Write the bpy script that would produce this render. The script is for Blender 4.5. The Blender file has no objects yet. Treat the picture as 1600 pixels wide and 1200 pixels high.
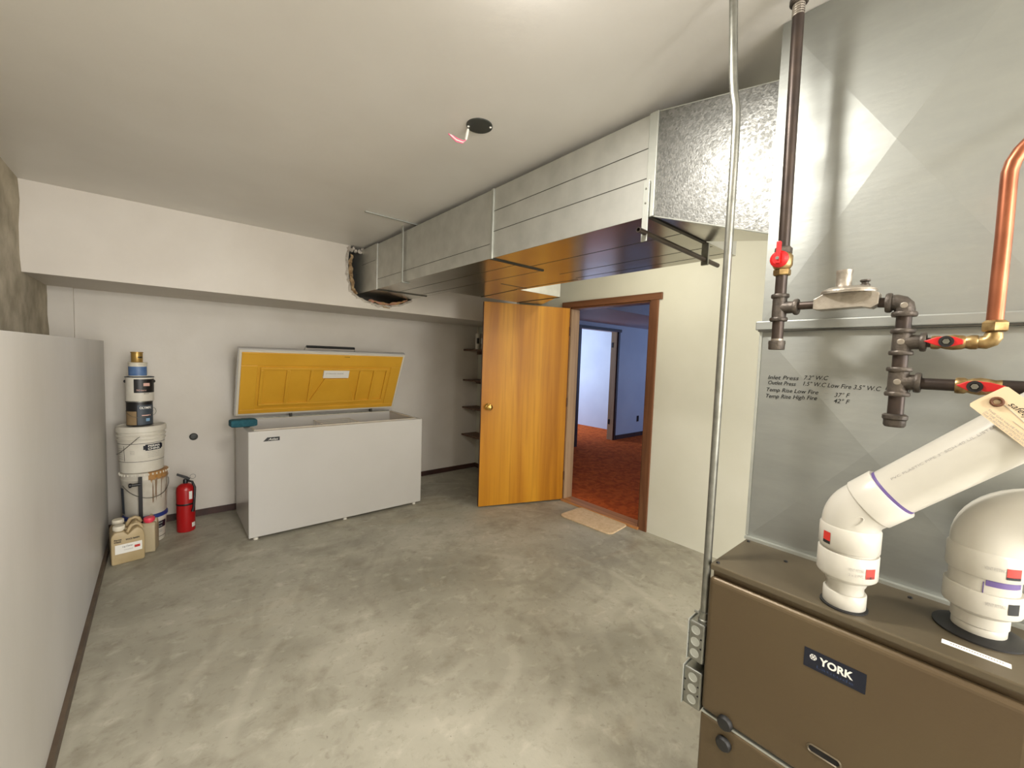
import bpy, bmesh, math, random
from mathutils import Vector, Matrix
random.seed(7)
S = bpy.context.scene
COL = S.collection
# ---------------------------------------------------------------- camera
F_PX, YAW, PITCH, ROLL = 637.052, 0.711464326, 0.0617853958, 0.0346159929
cy, sy = math.cos(YAW), math.sin(YAW)
fwd = Vector((sy*math.cos(PITCH), cy*math.cos(PITCH), -math.sin(PITCH)))
rgt = Vector((cy, -sy, 0)); upv = rgt.cross(fwd)
r2 = math.cos(ROLL)*rgt + math.sin(ROLL)*upv
u2 = -math.sin(ROLL)*rgt + math.cos(ROLL)*upv
cam = bpy.data.cameras.new('camera'); cam.sensor_width = 36; cam.lens = F_PX/1600*36
cam.clip_start = 0.02; cam.clip_end = 60
co = bpy.data.objects.new('camera', cam); COL.objects.link(co)
m = Matrix((r2, u2, -fwd)).transposed().to_4x4(); m.translation = (0, 0, 1.45)
co.matrix_world = m
S.camera = co
# ---------------------------------------------------------------- light and exposure
S.view_settings.view_transform = 'Standard'; S.view_settings.look = 'None'
S.view_settings.gamma = 1; S.view_settings.use_curve_mapping = False
S.view_settings.exposure = 0.0
W = bpy.data.worlds.new('world'); S.world = W; W.use_nodes = True
W.node_tree.nodes['Background'].inputs[0].default_value = (0.6, 0.7, 0.9, 1)
W.node_tree.nodes['Background'].inputs[1].default_value = 0.15
def lamp(name, kind, loc, power, color, size=0.05, size_y=None, rot=None):
    l = bpy.data.lights.new(name, kind); l.energy = power; l.color = color
    if kind == 'POINT': l.shadow_soft_size = size
    if kind == 'AREA':
        l.shape = 'RECTANGLE'; l.size = size; l.size_y = size_y or size
    o = bpy.data.objects.new(name, l); COL.objects.link(o); o.location = loc
    if rot: o.rotation_euler = rot
    return o
R90 = math.pi/2
lamp('bulb_light', 'POINT', (0.62, 0.72, 2.27), 1.3, (1.0, 0.96, 0.90), 0.05)
lamp('ceiling_fixture_light', 'AREA', (0.62, 0.72, 2.345), 27, (1.0, 0.96, 0.90), 0.14, 0.14, (0, 0, 0))
lamp('rear_fill_point', 'POINT', (0.3, -1.9, 2.1), 95, (1.0, 0.97, 0.93), 0.10)  # added fill behind the camera, no known bulb there
lamp('rear_fill_panel', 'AREA', (1.0, -3.3, 1.45), 180, (1.0, 0.99, 0.98), 3.2, 1.5, (R90, 0, 0))  # unseen soft panel added to even out the room's light, no window there
lamp('side_bulb_light', 'POINT', (2.45, 1.75, 2.24), 9, (1.0, 0.95, 0.80), 0.05)
lamp('far_room_added_daylight', 'AREA', (5.3, 6.6, 1.5), 85, (0.56, 0.72, 1.0), 1.6, 1.4, (0, -R90, 0))  # unseen area light added for assumed daylight in the far room, no window built
lamp('hall_added_daylight', 'AREA', (8.6, 1.6, 1.5), 45, (0.36, 0.56, 1.0), 1.4, 1.2, (R90, 0, math.radians(55)))  # unseen blue area light added to brighten the hall wall, no window built
# ---------------------------------------------------------------- materials
def lin(c):
    return tuple(((v/255)/12.92 if v/255 <= 0.04045 else ((v/255+0.055)/1.055)**2.4) for v in c) + (1,)
def mat(name, c, rough=0.5, metal=0.0, c2=None, scale=6, detail=5, lo=0.35, hi=0.65, bump=0, bscale=None, spec=0.5,
        stretch=None, dist=0.0, rough2=None, emit=None, coat=0, vor=None):
    M = bpy.data.materials.new(name); M.use_nodes = True; nt = M.node_tree; N = nt.nodes; Lk = nt.links
    b = N['Principled BSDF']
    b.inputs['Roughness'].default_value = rough; b.inputs['Metallic'].default_value = metal
    b.inputs['Specular IOR Level'].default_value = spec
    b.inputs['Coat Weight'].default_value = coat
    A = lin(c); b.inputs['Base Color'].default_value = A
    tc = N.new('ShaderNodeTexCoord'); mp = N.new('ShaderNodeMapping'); Lk.new(tc.outputs['Object'], mp.inputs[0])
    if stretch: mp.inputs['Scale'].default_value = stretch
    n = None
    if c2:
        if vor:
            n = N.new('ShaderNodeTexVoronoi'); n.inputs['Scale'].default_value = scale; out = n.outputs['Color']
            sp = N.new('ShaderNodeSeparateColor'); Lk.new(out, sp.inputs[0]); out = sp.outputs[0]
        else:
            n = N.new('ShaderNodeTexNoise'); n.inputs['Scale'].default_value = scale; n.inputs['Detail'].default_value = detail
            n.inputs['Distortion'].default_value = dist; out = n.outputs['Fac']
        Lk.new(mp.outputs[0], n.inputs['Vector'])
        r = N.new('ShaderNodeValToRGB'); r.color_ramp.elements[0].position = lo; r.color_ramp.elements[1].position = hi
        r.color_ramp.elements[0].color = A; r.color_ramp.elements[1].color = lin(c2)
        Lk.new(out, r.inputs[0]); Lk.new(r.outputs[0], b.inputs['Base Color'])
        if rough2 is not None:
            q = N.new('ShaderNodeMapRange'); q.inputs[1].default_value = lo; q.inputs[2].default_value = hi
            q.inputs[3].default_value = rough; q.inputs[4].default_value = rough2
            Lk.new(out, q.inputs[0]); Lk.new(q.outputs[0], b.inputs['Roughness'])
    if bump:
        k = N.new('ShaderNodeTexNoise'); k.inputs['Scale'].default_value = bscale or scale*6; k.inputs['Detail'].default_value = 4
        Lk.new(mp.outputs[0], k.inputs['Vector'])
        B = N.new('ShaderNodeBump'); B.inputs['Strength'].default_value = bump; B.inputs['Distance'].default_value = 0.01
        Lk.new(k.outputs['Fac'], B.inputs['Height']); Lk.new(B.outputs[0], b.inputs['Normal'])
    if emit:
        b.inputs['Emission Color'].default_value = A; b.inputs['Emission Strength'].default_value = emit
    return M
def concrete_floor():
    M = mat('floor_concrete', (172, 168, 152), 0.62, c2=(146, 142, 127), scale=1.3, detail=9, lo=0.38, hi=0.62, bump=0.12, bscale=60, rough2=0.48, dist=0.6)
    nt = M.node_tree; N = nt.nodes; Lk = nt.links; b = N['Principled BSDF']
    base = b.inputs['Base Color'].links[0].from_socket
    tc = N.new('ShaderNodeTexCoord')
    def layer(prev, scale, detail, dist, lo, hi, col, amt, stretch=(1, 1, 1), rot=0):
        mp = N.new('ShaderNodeMapping'); mp.inputs['Scale'].default_value = stretch; mp.inputs['Rotation'].default_value = (0, 0, rot)
        Lk.new(tc.outputs['Object'], mp.inputs[0])
        n = N.new('ShaderNodeTexNoise'); n.inputs['Scale'].default_value = scale; n.inputs['Detail'].default_value = detail
        n.inputs['Distortion'].default_value = dist; n.inputs['Roughness'].default_value = 0.6
        Lk.new(mp.outputs[0], n.inputs['Vector'])
        q = N.new('ShaderNodeMapRange'); q.inputs[1].default_value = lo; q.inputs[2].default_value = hi
        q.inputs[3].default_value = 0; q.inputs[4].default_value = amt
        Lk.new(n.outputs['Fac'], q.inputs[0])
        x = N.new('ShaderNodeMix'); x.data_type = 'RGBA'; Lk.new(q.outputs[0], x.inputs[0]); Lk.new(prev, x.inputs[6])
        x.inputs[7].default_value = lin(col); return x.outputs[2]
    o = layer(base, 1.7, 9, 0.5, 0.48, 0.68, (186, 181, 165), 0.45)
    o = layer(o, 0.9, 5, 1.5, 0.56, 0.74, (176, 156, 124), 0.35)
    o = layer(o, 2.4, 10, 0.3, 0.53, 0.70, (112, 106, 88), 0.5, (1, 0.9, 1), 0.7)
    o = layer(o, 7, 10, 0.25, 0.53, 0.70, (120, 112, 94), 0.45, (0.9, 1, 1), 0.3)
    o = layer(o, 11, 10, 0.4, 0.56, 0.72, (216, 210, 194), 0.34, (0.8, 1, 1), 0.5)
    o = layer(o, 26, 8, 0.4, 0.56, 0.72, (118, 110, 92), 0.40)
    o = layer(o, 60, 3, 0.3, 0.68, 0.74, (84, 78, 64), 0.5)
    # arcs left by the trowel
    def arcs(prev, cx, cy_, sc, col, amt):
        mp = N.new('ShaderNodeMapping'); mp.inputs['Location'].default_value = (-cx, -cy_, 0); Lk.new(tc.outputs['Object'], mp.inputs[0])
        w = N.new('ShaderNodeTexWave'); w.wave_type = 'RINGS'; w.rings_direction = 'Z'; w.inputs['Scale'].default_value = sc
        w.inputs['Distortion'].default_value = 2.5; w.inputs['Detail'].default_value = 4; w.inputs['Detail Scale'].default_value = 1.5
        Lk.new(mp.outputs[0], w.inputs['Vector'])
        g = N.new('ShaderNodeTexNoise'); g.inputs['Scale'].default_value = 1.2; Lk.new(mp.outputs[0], g.inputs['Vector'])
        q = N.new('ShaderNodeMapRange'); q.inputs[1].default_value = 0.80; q.inputs[2].default_value = 1.0; q.inputs[4].default_value = amt
        Lk.new(w.outputs['Fac'], q.inputs[0])
        q2 = N.new('ShaderNodeMapRange'); q2.inputs[1].default_value = 0.48; q2.inputs[2].default_value = 0.62; Lk.new(g.outputs['Fac'], q2.inputs[0])
        mm = N.new('ShaderNodeMath'); mm.operation = 'MULTIPLY'; Lk.new(q.outputs[0], mm.inputs[0]); Lk.new(q2.outputs[0], mm.inputs[1])
        x = N.new('ShaderNodeMix'); x.data_type = 'RGBA'; Lk.new(mm.outputs[0], x.inputs[0]); Lk.new(prev, x.inputs[6]); x.inputs[7].default_value = lin(col)
        return x.outputs[2]
    o = arcs(o, 1.0, 1.6, 1.3, (206, 200, 184), 0.2)
    o = arcs(o, 1.9, 2.1, 1.7, (116, 110, 94), 0.22)
    Lk.new(o, b.inputs['Base Color']); return M
def wood(name, a, bcol, dark, rough=0.35, sc=1.0, axis=2):
    M = bpy.data.materials.new(name); M.use_nodes = True; nt = M.node_tree; N = nt.nodes; Lk = nt.links
    b = N['Principled BSDF']; b.inputs['Roughness'].default_value = rough; b.inputs['Specular IOR Level'].default_value = 0.3
    tc = N.new('ShaderNodeTexCoord'); mp = N.new('ShaderNodeMapping'); Lk.new(tc.outputs['Object'], mp.inputs[0])
    s = [9*sc]*3; s[axis] = 0.55*sc; mp.inputs['Scale'].default_value = s
    n = N.new('ShaderNodeTexNoise'); n.inputs['Scale'].default_value = 1.0; n.inputs['Detail'].default_value = 6; n.inputs['Distortion'].default_value = 0.8
    Lk.new(mp.outputs[0], n.inputs['Vector'])
    r = N.new('ShaderNodeValToRGB'); e = r.color_ramp.elements
    e[0].position = 0.3; e[0].color = lin(dark); e[1].position = 0.68; e[1].color = lin(bcol)
    k = e.new(0.5); k.color = lin(a)
    Lk.new(n.outputs['Fac'], r.inputs[0])
    mp2 = N.new('ShaderNodeMapping'); Lk.new(tc.outputs['Object'], mp2.inputs[0]); s2 = [70*sc]*3; s2[axis] = 2.2*sc; mp2.inputs['Scale'].default_value = s2
    n2 = N.new('ShaderNodeTexNoise'); n2.inputs['Scale'].default_value = 1.0; n2.inputs['Detail'].default_value = 3
    Lk.new(mp2.outputs[0], n2.inputs['Vector'])
    q = N.new('ShaderNodeMapRange'); q.inputs[1].default_value = 0.5; q.inputs[2].default_value = 0.75; q.inputs[3].default_value = 0; q.inputs[4].default_value = 0.45
    Lk.new(n2.outputs['Fac'], q.inputs[0])
    x = N.new('ShaderNodeMix'); x.data_type = 'RGBA'; Lk.new(q.outputs[0], x.inputs[0]); Lk.new(r.outputs[0], x.inputs[6]); x.inputs[7].default_value = lin(dark)
    Lk.new(x.outputs[2], b.inputs['Base Color']); return M
def stained_plastic():
    # white pail with a run of amber stain below its rim on the side facing right of the camera
    M = mat('stained_pail', (214, 209, 196), 0.45, c2=(196, 189, 174), scale=9)
    nt = M.node_tree; N = nt.nodes; Lk = nt.links; b = N['Principled BSDF']
    prev = b.inputs['Base Color'].links[0].from_socket
    tc = N.new('ShaderNodeTexCoord'); sp = N.new('ShaderNodeSeparateXYZ'); Lk.new(tc.outputs['Object'], sp.inputs[0])
    # object space: centre on the pail's axis, z from 0 at its bottom
    n = N.new('ShaderNodeTexNoise'); n.inputs['Scale'].default_value = 1; mp = N.new('ShaderNodeMapping')
    mp.inputs['Scale'].default_value = (75, 75, 1.2); Lk.new(tc.outputs['Object'], mp.inputs[0]); Lk.new(mp.outputs[0], n.inputs['Vector'])
    def math_(op, a, bb):
        k = N.new('ShaderNodeMath'); k.operation = op; k.use_clamp = False
        for i, v in enumerate((a, bb)):
            if isinstance(v, (int, float)): k.inputs[i].default_value = v
            else: Lk.new(v, k.inputs[i])
        return k.outputs[0]
    wob = math_('MULTIPLY', math_('SUBTRACT', n.outputs['Fac'], 0.5), 0.30)
    inx = math_('MULTIPLY', math_('GREATER_THAN', sp.outputs['X'], 0.022), math_('LESS_THAN', sp.outputs['Y'], 0.03))
    patch = math_('MULTIPLY', inx, math_('GREATER_THAN', sp.outputs['Z'], math_('ADD', 0.262, math_('MULTIPLY', wob, 0.35))))
    drips = math_('MULTIPLY', inx, math_('MULTIPLY', math_('GREATER_THAN', n.outputs['Fac'], 0.555), math_('GREATER_THAN', sp.outputs['Z'], math_('SUBTRACT', 0.44, math_('MULTIPLY', n.outputs['Fac'], 0.55)))))
    x = N.new('ShaderNodeMix'); x.data_type = 'RGBA'; Lk.new(math_('MULTIPLY', drips, 0.8), x.inputs[0]); Lk.new(prev, x.inputs[6]); x.inputs[7].default_value = lin((120, 86, 48))
    y = N.new('ShaderNodeMix'); y.data_type = 'RGBA'; Lk.new(math_('MULTIPLY', patch, 0.9), y.inputs[0]); Lk.new(x.outputs[2], y.inputs[6]); y.inputs[7].default_value = lin((166, 116, 48))
    Lk.new(y.outputs[2], b.inputs['Base Color']); return M
def galv(name, c, c2, rough, metal=0.85, scale=22, bump=0.0, lo=0.3, hi=0.7, vor=False, bscale=120, stretch=None):
    return mat(name, c, rough, metal, c2=c2, scale=scale, lo=lo, hi=hi, bump=bump, bscale=bscale, vor=vor, rough2=rough*1.25, stretch=stretch)
MT = {}
MT['floor'] = concrete_floor()
MT['ceil'] = mat('painted_ceiling', (230, 227, 221), 0.42, c2=(220, 216, 209), scale=1.6, lo=0.3, hi=0.7, bump=0.06, bscale=35)
MT['wall'] = mat('white_wall_paint', (214, 208, 198), 0.5, c2=(203, 196, 184), scale=2.2, lo=0.3, hi=0.7, bump=0.08, bscale=30)
MT['wallr'] = mat('cream_wall_paint', (216, 214, 198), 0.55, c2=(208, 206, 188), scale=2.0, lo=0.3, hi=0.7, bump=0.06, bscale=40)
MT['lining'] = mat('white_lining_board', (208, 205, 200), 0.42, c2=(192, 189, 182), scale=2.0, lo=0.3, hi=0.7, bump=0.05, bscale=50, stretch=(1, 1, 0.4))
MT['bulk'] = mat('bulkhead_paint', (216, 209, 198), 0.5, c2=(206, 198, 186), scale=2.2, lo=0.3, hi=0.7, bump=0.06, bscale=30)
MT['conc'] = mat('bare_concrete', (196, 186, 164), 0.85, c2=(160, 150, 128), scale=7, detail=10, lo=0.35, hi=0.65, bump=0.35, bscale=30)
MT['carpet'] = mat('rust_red_carpet', (214, 104, 46), 0.95, c2=(182, 80, 34), scale=12, detail=8, lo=0.4, hi=0.62, bump=0.5, bscale=120, dist=1.0, spec=0.1)
MT['hallw'] = mat('hall_wall_paint', (196, 198, 204), 0.6, c2=(188, 190, 198), scale=2)
MT['base'] = mat('dark_brown_baseboard', (72, 46, 38), 0.5, c2=(56, 36, 30), scale=10)
MT['lbase'] = mat('grey_brown_baseboard', (96, 82, 66), 0.6, c2=(80, 66, 54), scale=10)
MT['door'] = wood('varnished_door_veneer', (192, 128, 26), (212, 150, 38), (158, 96, 14), 0.40, 0.55)
MT['dooredge'] = mat('dark_door_edge', (92, 54, 26), 0.5)
MT['casing'] = wood('brown_stained_casing', (116, 76, 50), (128, 86, 58), (92, 58, 38), 0.4, 1.4)
MT['casingh'] = wood('brown_stained_head', (116, 76, 50), (128, 86, 58), (92, 58, 38), 0.4, 1.4, 1)
MT['jamb'] = wood('light_wood_jamb', (176, 146, 112), (190, 160, 126), (144, 112, 82), 0.5, 1.2)
MT['darkcas'] = mat('dark_hall_casing', (70, 42, 32), 0.5, c2=(56, 34, 26), scale=14)
MT['thresh'] = wood('pine_threshold', (186, 128, 76), (200, 144, 92), (150, 98, 56), 0.5, 1.3, 1)
MT['brass'] = mat('polished_brass', (214, 176, 96), 0.18, 1.0)
MT['obrass'] = mat('aged_brass', (176, 150, 104), 0.38, 0.85, c2=(128, 104, 66), scale=60)
MT['steel'] = galv('zinc_steel', (150, 150, 142), (122, 122, 114), 0.35, 0.9, 30)
MT['duct'] = galv('galvanised_duct_side', (196, 196, 189), (180, 180, 173), 0.42, 0.65, 9)
MT['ductb'] = galv('galvanised_duct_underside', (182, 180, 170), (168, 166, 154), 0.19, 0.95, 4)
MT['spang'] = galv('spangled_galvanised', (142, 142, 138), (112, 112, 108), 0.40, 0.78, 120, bump=0.12, lo=0.1, hi=0.9, vor=True, bscale=160)
MT['plen'] = galv('galvanised_plenum', (160, 162, 157), (149, 151, 146), 0.44, 0.72, 5, bump=0.04, bscale=25, stretch=(1, 1, 3))
MT['cleat'] = galv('bright_cleat', (184, 186, 178), (168, 170, 162), 0.45, 0.6, 12)
MT['seam'] = mat('seam_shadow', (70, 68, 60), 0.6, 0.5)
MT['dark'] = mat('dark_gap', (20, 18, 16), 0.9)
MT['furn'] = mat('taupe_furnace_enamel', (92, 78, 56), 0.36, 0.35, c2=(88, 73, 52), scale=3, bump=0.05, bscale=180)
MT['furntop'] = mat('taupe_furnace_top', (94, 84, 66), 0.40, 0.35, c2=(90, 80, 62), scale=3)
MT['pvc'] = mat('white_pvc', (192, 188, 177), 0.28, c2=(184, 180, 168), scale=6)
MT['purple'] = mat('purple_primer', (92, 74, 128), 0.5)
MT['rubber'] = mat('black_rubber', (24, 23, 22), 0.55)
MT['black'] = mat('black_plastic', (22, 22, 24), 0.4)
MT['navy'] = mat('navy_badge', (12, 18, 34), 0.3)
MT['navy2'] = mat('badge_script_blue', (40, 56, 92), 0.4)
MT['white'] = mat('white_print', (232, 230, 222), 0.5)
MT['redlab'] = mat('red_sticker', (190, 48, 38), 0.5)
MT['ink'] = mat('black_marker_ink', (26, 26, 26), 0.7)
MT['greyink'] = mat('grey_print', (158, 154, 148), 0.7)
MT['blackpipe'] = mat('black_iron_pipe', (74, 62, 54), 0.42, 0.6, c2=(56, 48, 44), scale=14)
MT['fit'] = mat('malleable_iron_fitting', (94, 86, 78), 0.48, 0.6, c2=(70, 64, 58), scale=40, bump=0.15, bscale=200)
MT['alu'] = mat('cast_aluminium', (168, 160, 148), 0.42, 0.7, c2=(140, 132, 120), scale=30, bump=0.12, bscale=150)
MT['copper'] = mat('copper_tube', (168, 104, 76), 0.38, 0.85, c2=(140, 84, 60), scale=12)
MT['redh'] = mat('red_valve_handle', (198, 24, 28), 0.4)
MT['tag'] = mat('cream_tag_card', (212, 190, 156), 0.75)
MT['freez'] = mat('white_freezer_enamel', (194, 191, 186), 0.25, c2=(190, 187, 181), scale=2)
MT['frin'] = mat('freezer_liner', (214, 208, 192), 0.35)
MT['yellow'] = mat('mustard_lid_liner', (222, 168, 52), 0.42, c2=(214, 160, 46), scale=3)
MT['teal'] = mat('teal_foam', (38, 92, 104), 0.9, c2=(28, 76, 88), scale=40, bump=0.4, bscale=160)
MT['pail'] = mat('white_pail_plastic', (220, 215, 202), 0.4, c2=(208, 202, 188), scale=8)
MT['stain'] = stained_plastic()
MT['bluerim'] = mat('blue_lid_rim', (34, 52, 120), 0.4)
MT['canblack'] = mat('black_can_label', (26, 24, 24), 0.4)
MT['cantan'] = mat('tan_can_label', (150, 126, 92), 0.5)
MT['canslate'] = mat('slate_can_label', (62, 70, 80), 0.45)
MT['canblue'] = mat('blue_can_label', (72, 106, 156), 0.45, c2=(96, 126, 168), scale=30)
MT['gold'] = mat('gold_can', (176, 142, 78), 0.35, 0.5)
MT['pinkp'] = mat('pink_oval_label', (222, 178, 164), 0.5)
MT['lightblue'] = mat('pale_blue_emblem', (130, 168, 200), 0.5)
MT['extred'] = mat('extinguisher_red', (168, 20, 22), 0.28)
MT['jug'] = mat('tan_liquid_jug', (186, 166, 128), 0.4, c2=(168, 148, 108), scale=6)
MT['jugw'] = mat('cloudy_jug', (176, 162, 132), 0.4)
MT['pinkcap'] = mat('pink_red_cap', (226, 62, 84), 0.4)
MT['capw'] = mat('cream_cap', (224, 216, 196), 0.45)
MT['mat'] = mat('beige_bath_mat', (228, 202, 166), 0.95, c2=(214, 186, 148), scale=30, bump=0.6, bscale=140, spec=0.1)
MT['shelf'] = wood('dark_shelf_board', (104, 78, 62), (120, 92, 74), (78, 56, 44), 0.5, 1.4, 0)
MT['torn'] = mat('torn_drywall_paper', (176, 152, 116), 0.9, c2=(120, 92, 60), scale=30, bump=0.5)
MT['plast'] = mat('crumbled_plaster', (196, 188, 176), 0.9, c2=(158, 148, 134), scale=30, bump=0.6)
MT['insul'] = mat('pink_insulation', (176, 122, 112), 0.95, c2=(176, 146, 92), scale=40)
MT['plate'] = mat('dark_grey_plate', (58, 60, 56), 0.5)
MT['pinkw'] = mat('pink_wire_tip', (232, 96, 132), 0.5)
# ---------------------------------------------------------------- builders
def root_off(p):
    v = Vector((0, 0, 0))
    while p is not None:
        v += Vector(p.location); p = p.parent
    return v
class MB:
    def __init__(s): s.v = []; s.f = []
    def add(s, vs, fs):
        n = len(s.v); s.v += [tuple(v) for v in vs]; s.f += [tuple(i+n for i in f) for f in fs]; return s
    def box(s, a, b):
        x0, y0, z0 = a; x1, y1, z1 = b
        x0, x1 = min(x0, x1), max(x0, x1); y0, y1 = min(y0, y1), max(y0, y1); z0, z1 = min(z0, z1), max(z0, z1)
        return s.add([(x0,y0,z0),(x1,y0,z0),(x1,y1,z0),(x0,y1,z0),(x0,y0,z1),(x1,y0,z1),(x1,y1,z1),(x0,y1,z1)],
                     [(0,3,2,1),(4,5,6,7),(0,1,5,4),(1,2,6,5),(2,3,7,6),(3,0,4,7)])
    def prism(s, pts, ext):
        e = Vector(ext); n = len(pts); P = [Vector(p) for p in pts]
        nrm = Vector((0, 0, 0))
        for i in range(n): nrm += P[i].cross(P[(i+1) % n])
        if nrm.dot(e) > 0: P.reverse()
        vs = P + [p+e for p in P]
        return s.add(vs, [tuple(range(n)), tuple(range(2*n-1, n-1, -1))] + [(i, i+n, (i+1) % n + n, (i+1) % n) for i in range(n)])
    def hexa(s, lo, hi):      # two quads, matching corners
        return s.add(list(lo)+list(hi), [(0,3,2,1),(4,5,6,7),(0,1,5,4),(1,2,6,5),(2,3,7,6),(3,0,4,7)])
    def lathe(s, prof, o=(0,0,0), ax=(0,0,1), seg=28, cap=True):
        ax = Vector(ax).normalized(); t = Vector((1,0,0)) if abs(ax.x) < 0.9 else Vector((0,1,0))
        a = (t - ax*t.dot(ax)).normalized(); b = ax.cross(a); o = Vector(o); vs = []; fs = []
        for (r, h) in prof:
            for k in range(seg):
                th = 2*math.pi*k/seg; vs.append(o + ax*h + (a*math.cos(th)+b*math.sin(th))*r)
        for i in range(len(prof)-1):
            for k in range(seg):
                k2 = (k+1) % seg; fs.append((i*seg+k, i*seg+k2, (i+1)*seg+k2, (i+1)*seg+k))
        if cap:
            fs.append(tuple(range(seg-1, -1, -1))); fs.append(tuple((len(prof)-1)*seg+k for k in range(seg)))
        return s.add(vs, fs)
    def cyl(s, p0, p1, r, seg=20, r1=None):
        p0 = Vector(p0); p1 = Vector(p1); d = p1-p0
        return s.lathe([(r, 0), (r if r1 is None else r1, d.length)], p0, d, seg)
    def tube(s, path, r, seg=14, cap=True):
        P = [Vector(p) for p in path]; n = len(P); R = r if isinstance(r, (list, tuple)) else [r]*n
        T = [(P[min(i+1, n-1)]-P[max(i-1, 0)]).normalized() for i in range(n)]
        t = Vector((1,0,0)) if abs(T[0].x) < 0.8 else Vector((0,1,0))
        a = (t-T[0]*t.dot(T[0])).normalized(); vs = []; fs = []
        for i in range(n):
            a = (a-T[i]*a.dot(T[i])).normalized(); b = T[i].cross(a)
            for k in range(seg):
                th = 2*math.pi*k/seg; vs.append(P[i]+(a*math.cos(th)+b*math.sin(th))*R[i])
        for i in range(n-1):
            for k in range(seg):
                k2 = (k+1) % seg; fs.append((i*seg+k, i*seg+k2, (i+1)*seg+k2, (i+1)*seg+k))
        if cap:
            fs.append(tuple(range(seg-1, -1, -1))); fs.append(tuple((n-1)*seg+k for k in range(seg)))
        return s.add(vs, fs)
    def build(s, name, m, parent=None, bevel=0, smooth=False, seg=2):
        off = root_off(parent)
        me = bpy.data.meshes.new(name); me.from_pydata([Vector(v)-off for v in s.v], [], s.f); me.update()
        bm = bmesh.new(); bm.from_mesh(me); bmesh.ops.recalc_face_normals(bm, faces=bm.faces)
        if smooth:
            for f in bm.faces: f.smooth = True
            for e in bm.edges:
                if len(e.link_faces) == 2 and e.calc_face_angle(0) > math.radians(38): e.smooth = False
        bm.to_mesh(me); bm.free()
        me.materials.append(MT[m] if isinstance(m, str) else m)
        o = bpy.data.objects.new(name, me); COL.objects.link(o)
        if parent is not None: o.parent = parent
        if bevel:
            B = o.modifiers.new('bevel', 'BEVEL'); B.width = bevel; B.segments = seg; B.limit_method = 'ANGLE'; B.angle_limit = math.radians(40)
        return o
def arc(c, r, a0, a1, u, v, n=8):
    c = Vector(c); u = Vector(u); v = Vector(v)
    return [c+(u*math.cos(a0+(a1-a0)*i/n)+v*math.sin(a0+(a1-a0)*i/n))*r for i in range(n+1)]
def tag(o, label=None, cat=None, group=None, kind=None):
    if label: o['label'] = label
    if cat: o['category'] = cat
    if group: o['group'] = group
    if kind: o['kind'] = kind
    return o
def thing(name, label, cat, loc, group=None):
    o = bpy.data.objects.new(name, None); COL.objects.link(o); o.location = loc; o.empty_display_size = 0.05
    return tag(o, label, cat, group)
def struct(o, label=None): return tag(o, label, kind='structure')
def box(name, m, a, b, parent=None, bevel=0): return MB().box(a, b).build(name, m, parent, bevel)
def text(name, s, m, parent, p0, right, up, h, width=None, depth=0.0004, fn=None, align='LEFT', shear=0, thick=0.0):
    """lettering as real flat geometry: baseline starts at p0"""
    c = bpy.data.curves.new('tmp', 'FONT'); c.body = s; c.size = 1; c.extrude = 0; c.resolution_u = 3; c.align_x = align; c.shear = shear
    c.offset = thick
    t = bpy.data.objects.new('tmp', c); COL.objects.link(t)
    bpy.context.view_layer.update()
    me = bpy.data.meshes.new_from_object(t.evaluated_get(bpy.context.evaluated_depsgraph_get()))
    bpy.data.objects.remove(t); bpy.data.curves.remove(c)
    xs = [v.co.x for v in me.vertices]; w = max(xs)-min(xs)
    sc = h/0.7; sx = (width/w) if width else sc
    r = Vector(right).normalized(); u = Vector(up).normalized(); nn = r.cross(u); off = root_off(parent); p0 = Vector(p0)
    for v in me.vertices:
        q = p0+r*v.co.x*sx+u*v.co.y*sc+nn*depth
        if fn: q = fn(q)
        v.co = q-off
    me.name = name; me.materials.clear(); me.materials.append(MT[m])
    o = bpy.data.objects.new(name, me); COL.objects.link(o)
    if parent is not None: o.parent = parent
    return o
def copy_tree(o, loc=None, parent=None):
    c = o.copy(); COL.objects.link(c)
    if parent is not None: c.parent = parent
    if loc is not None: c.location = loc
    for ch in o.children: copy_tree(ch, None, c)
    return c
def wrap_fn(cx, cy_, rfn):
    """lay flat lettering on the side of a round can; x measured as arc length from angle of p0"""
    def f(q):
        return q
    return f
def curved_patch(name, m, parent, c, rz, a0, a1, z0, z1, eps=0.0012, n=14):
    """a printed label: patch on a (conical) round wall, rz(z) the wall radius"""
    b = MB(); vs = []; fs = []
    for i in range(n+1):
        a = a0+(a1-a0)*i/n
        for z in (z0, z1):
            r = rz(z)+eps; vs.append((c[0]+r*math.cos(a), c[1]+r*math.sin(a), z))
    for i in range(n): fs.append((2*i, 2*i+2, 2*i+3, 2*i+1))
    b.add(vs, fs); return b.build(name, m, parent, smooth=True)
def curved_text(name, s, m, parent, c, rz, acen, z0, h, width, eps=0.002, thick=0.0, shear=0):
    def fn(q):
        a = acen + q.x/rz(q.z); r = rz(q.z)+eps
        return Vector((c[0]+r*math.cos(a), c[1]+r*math.sin(a), q.z))
    return text(name, s, m, parent, (-width/2, 0, z0), (1, 0, 0), (0, 0, 1), h, width, 0, fn, thick=thick, shear=shear)
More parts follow.
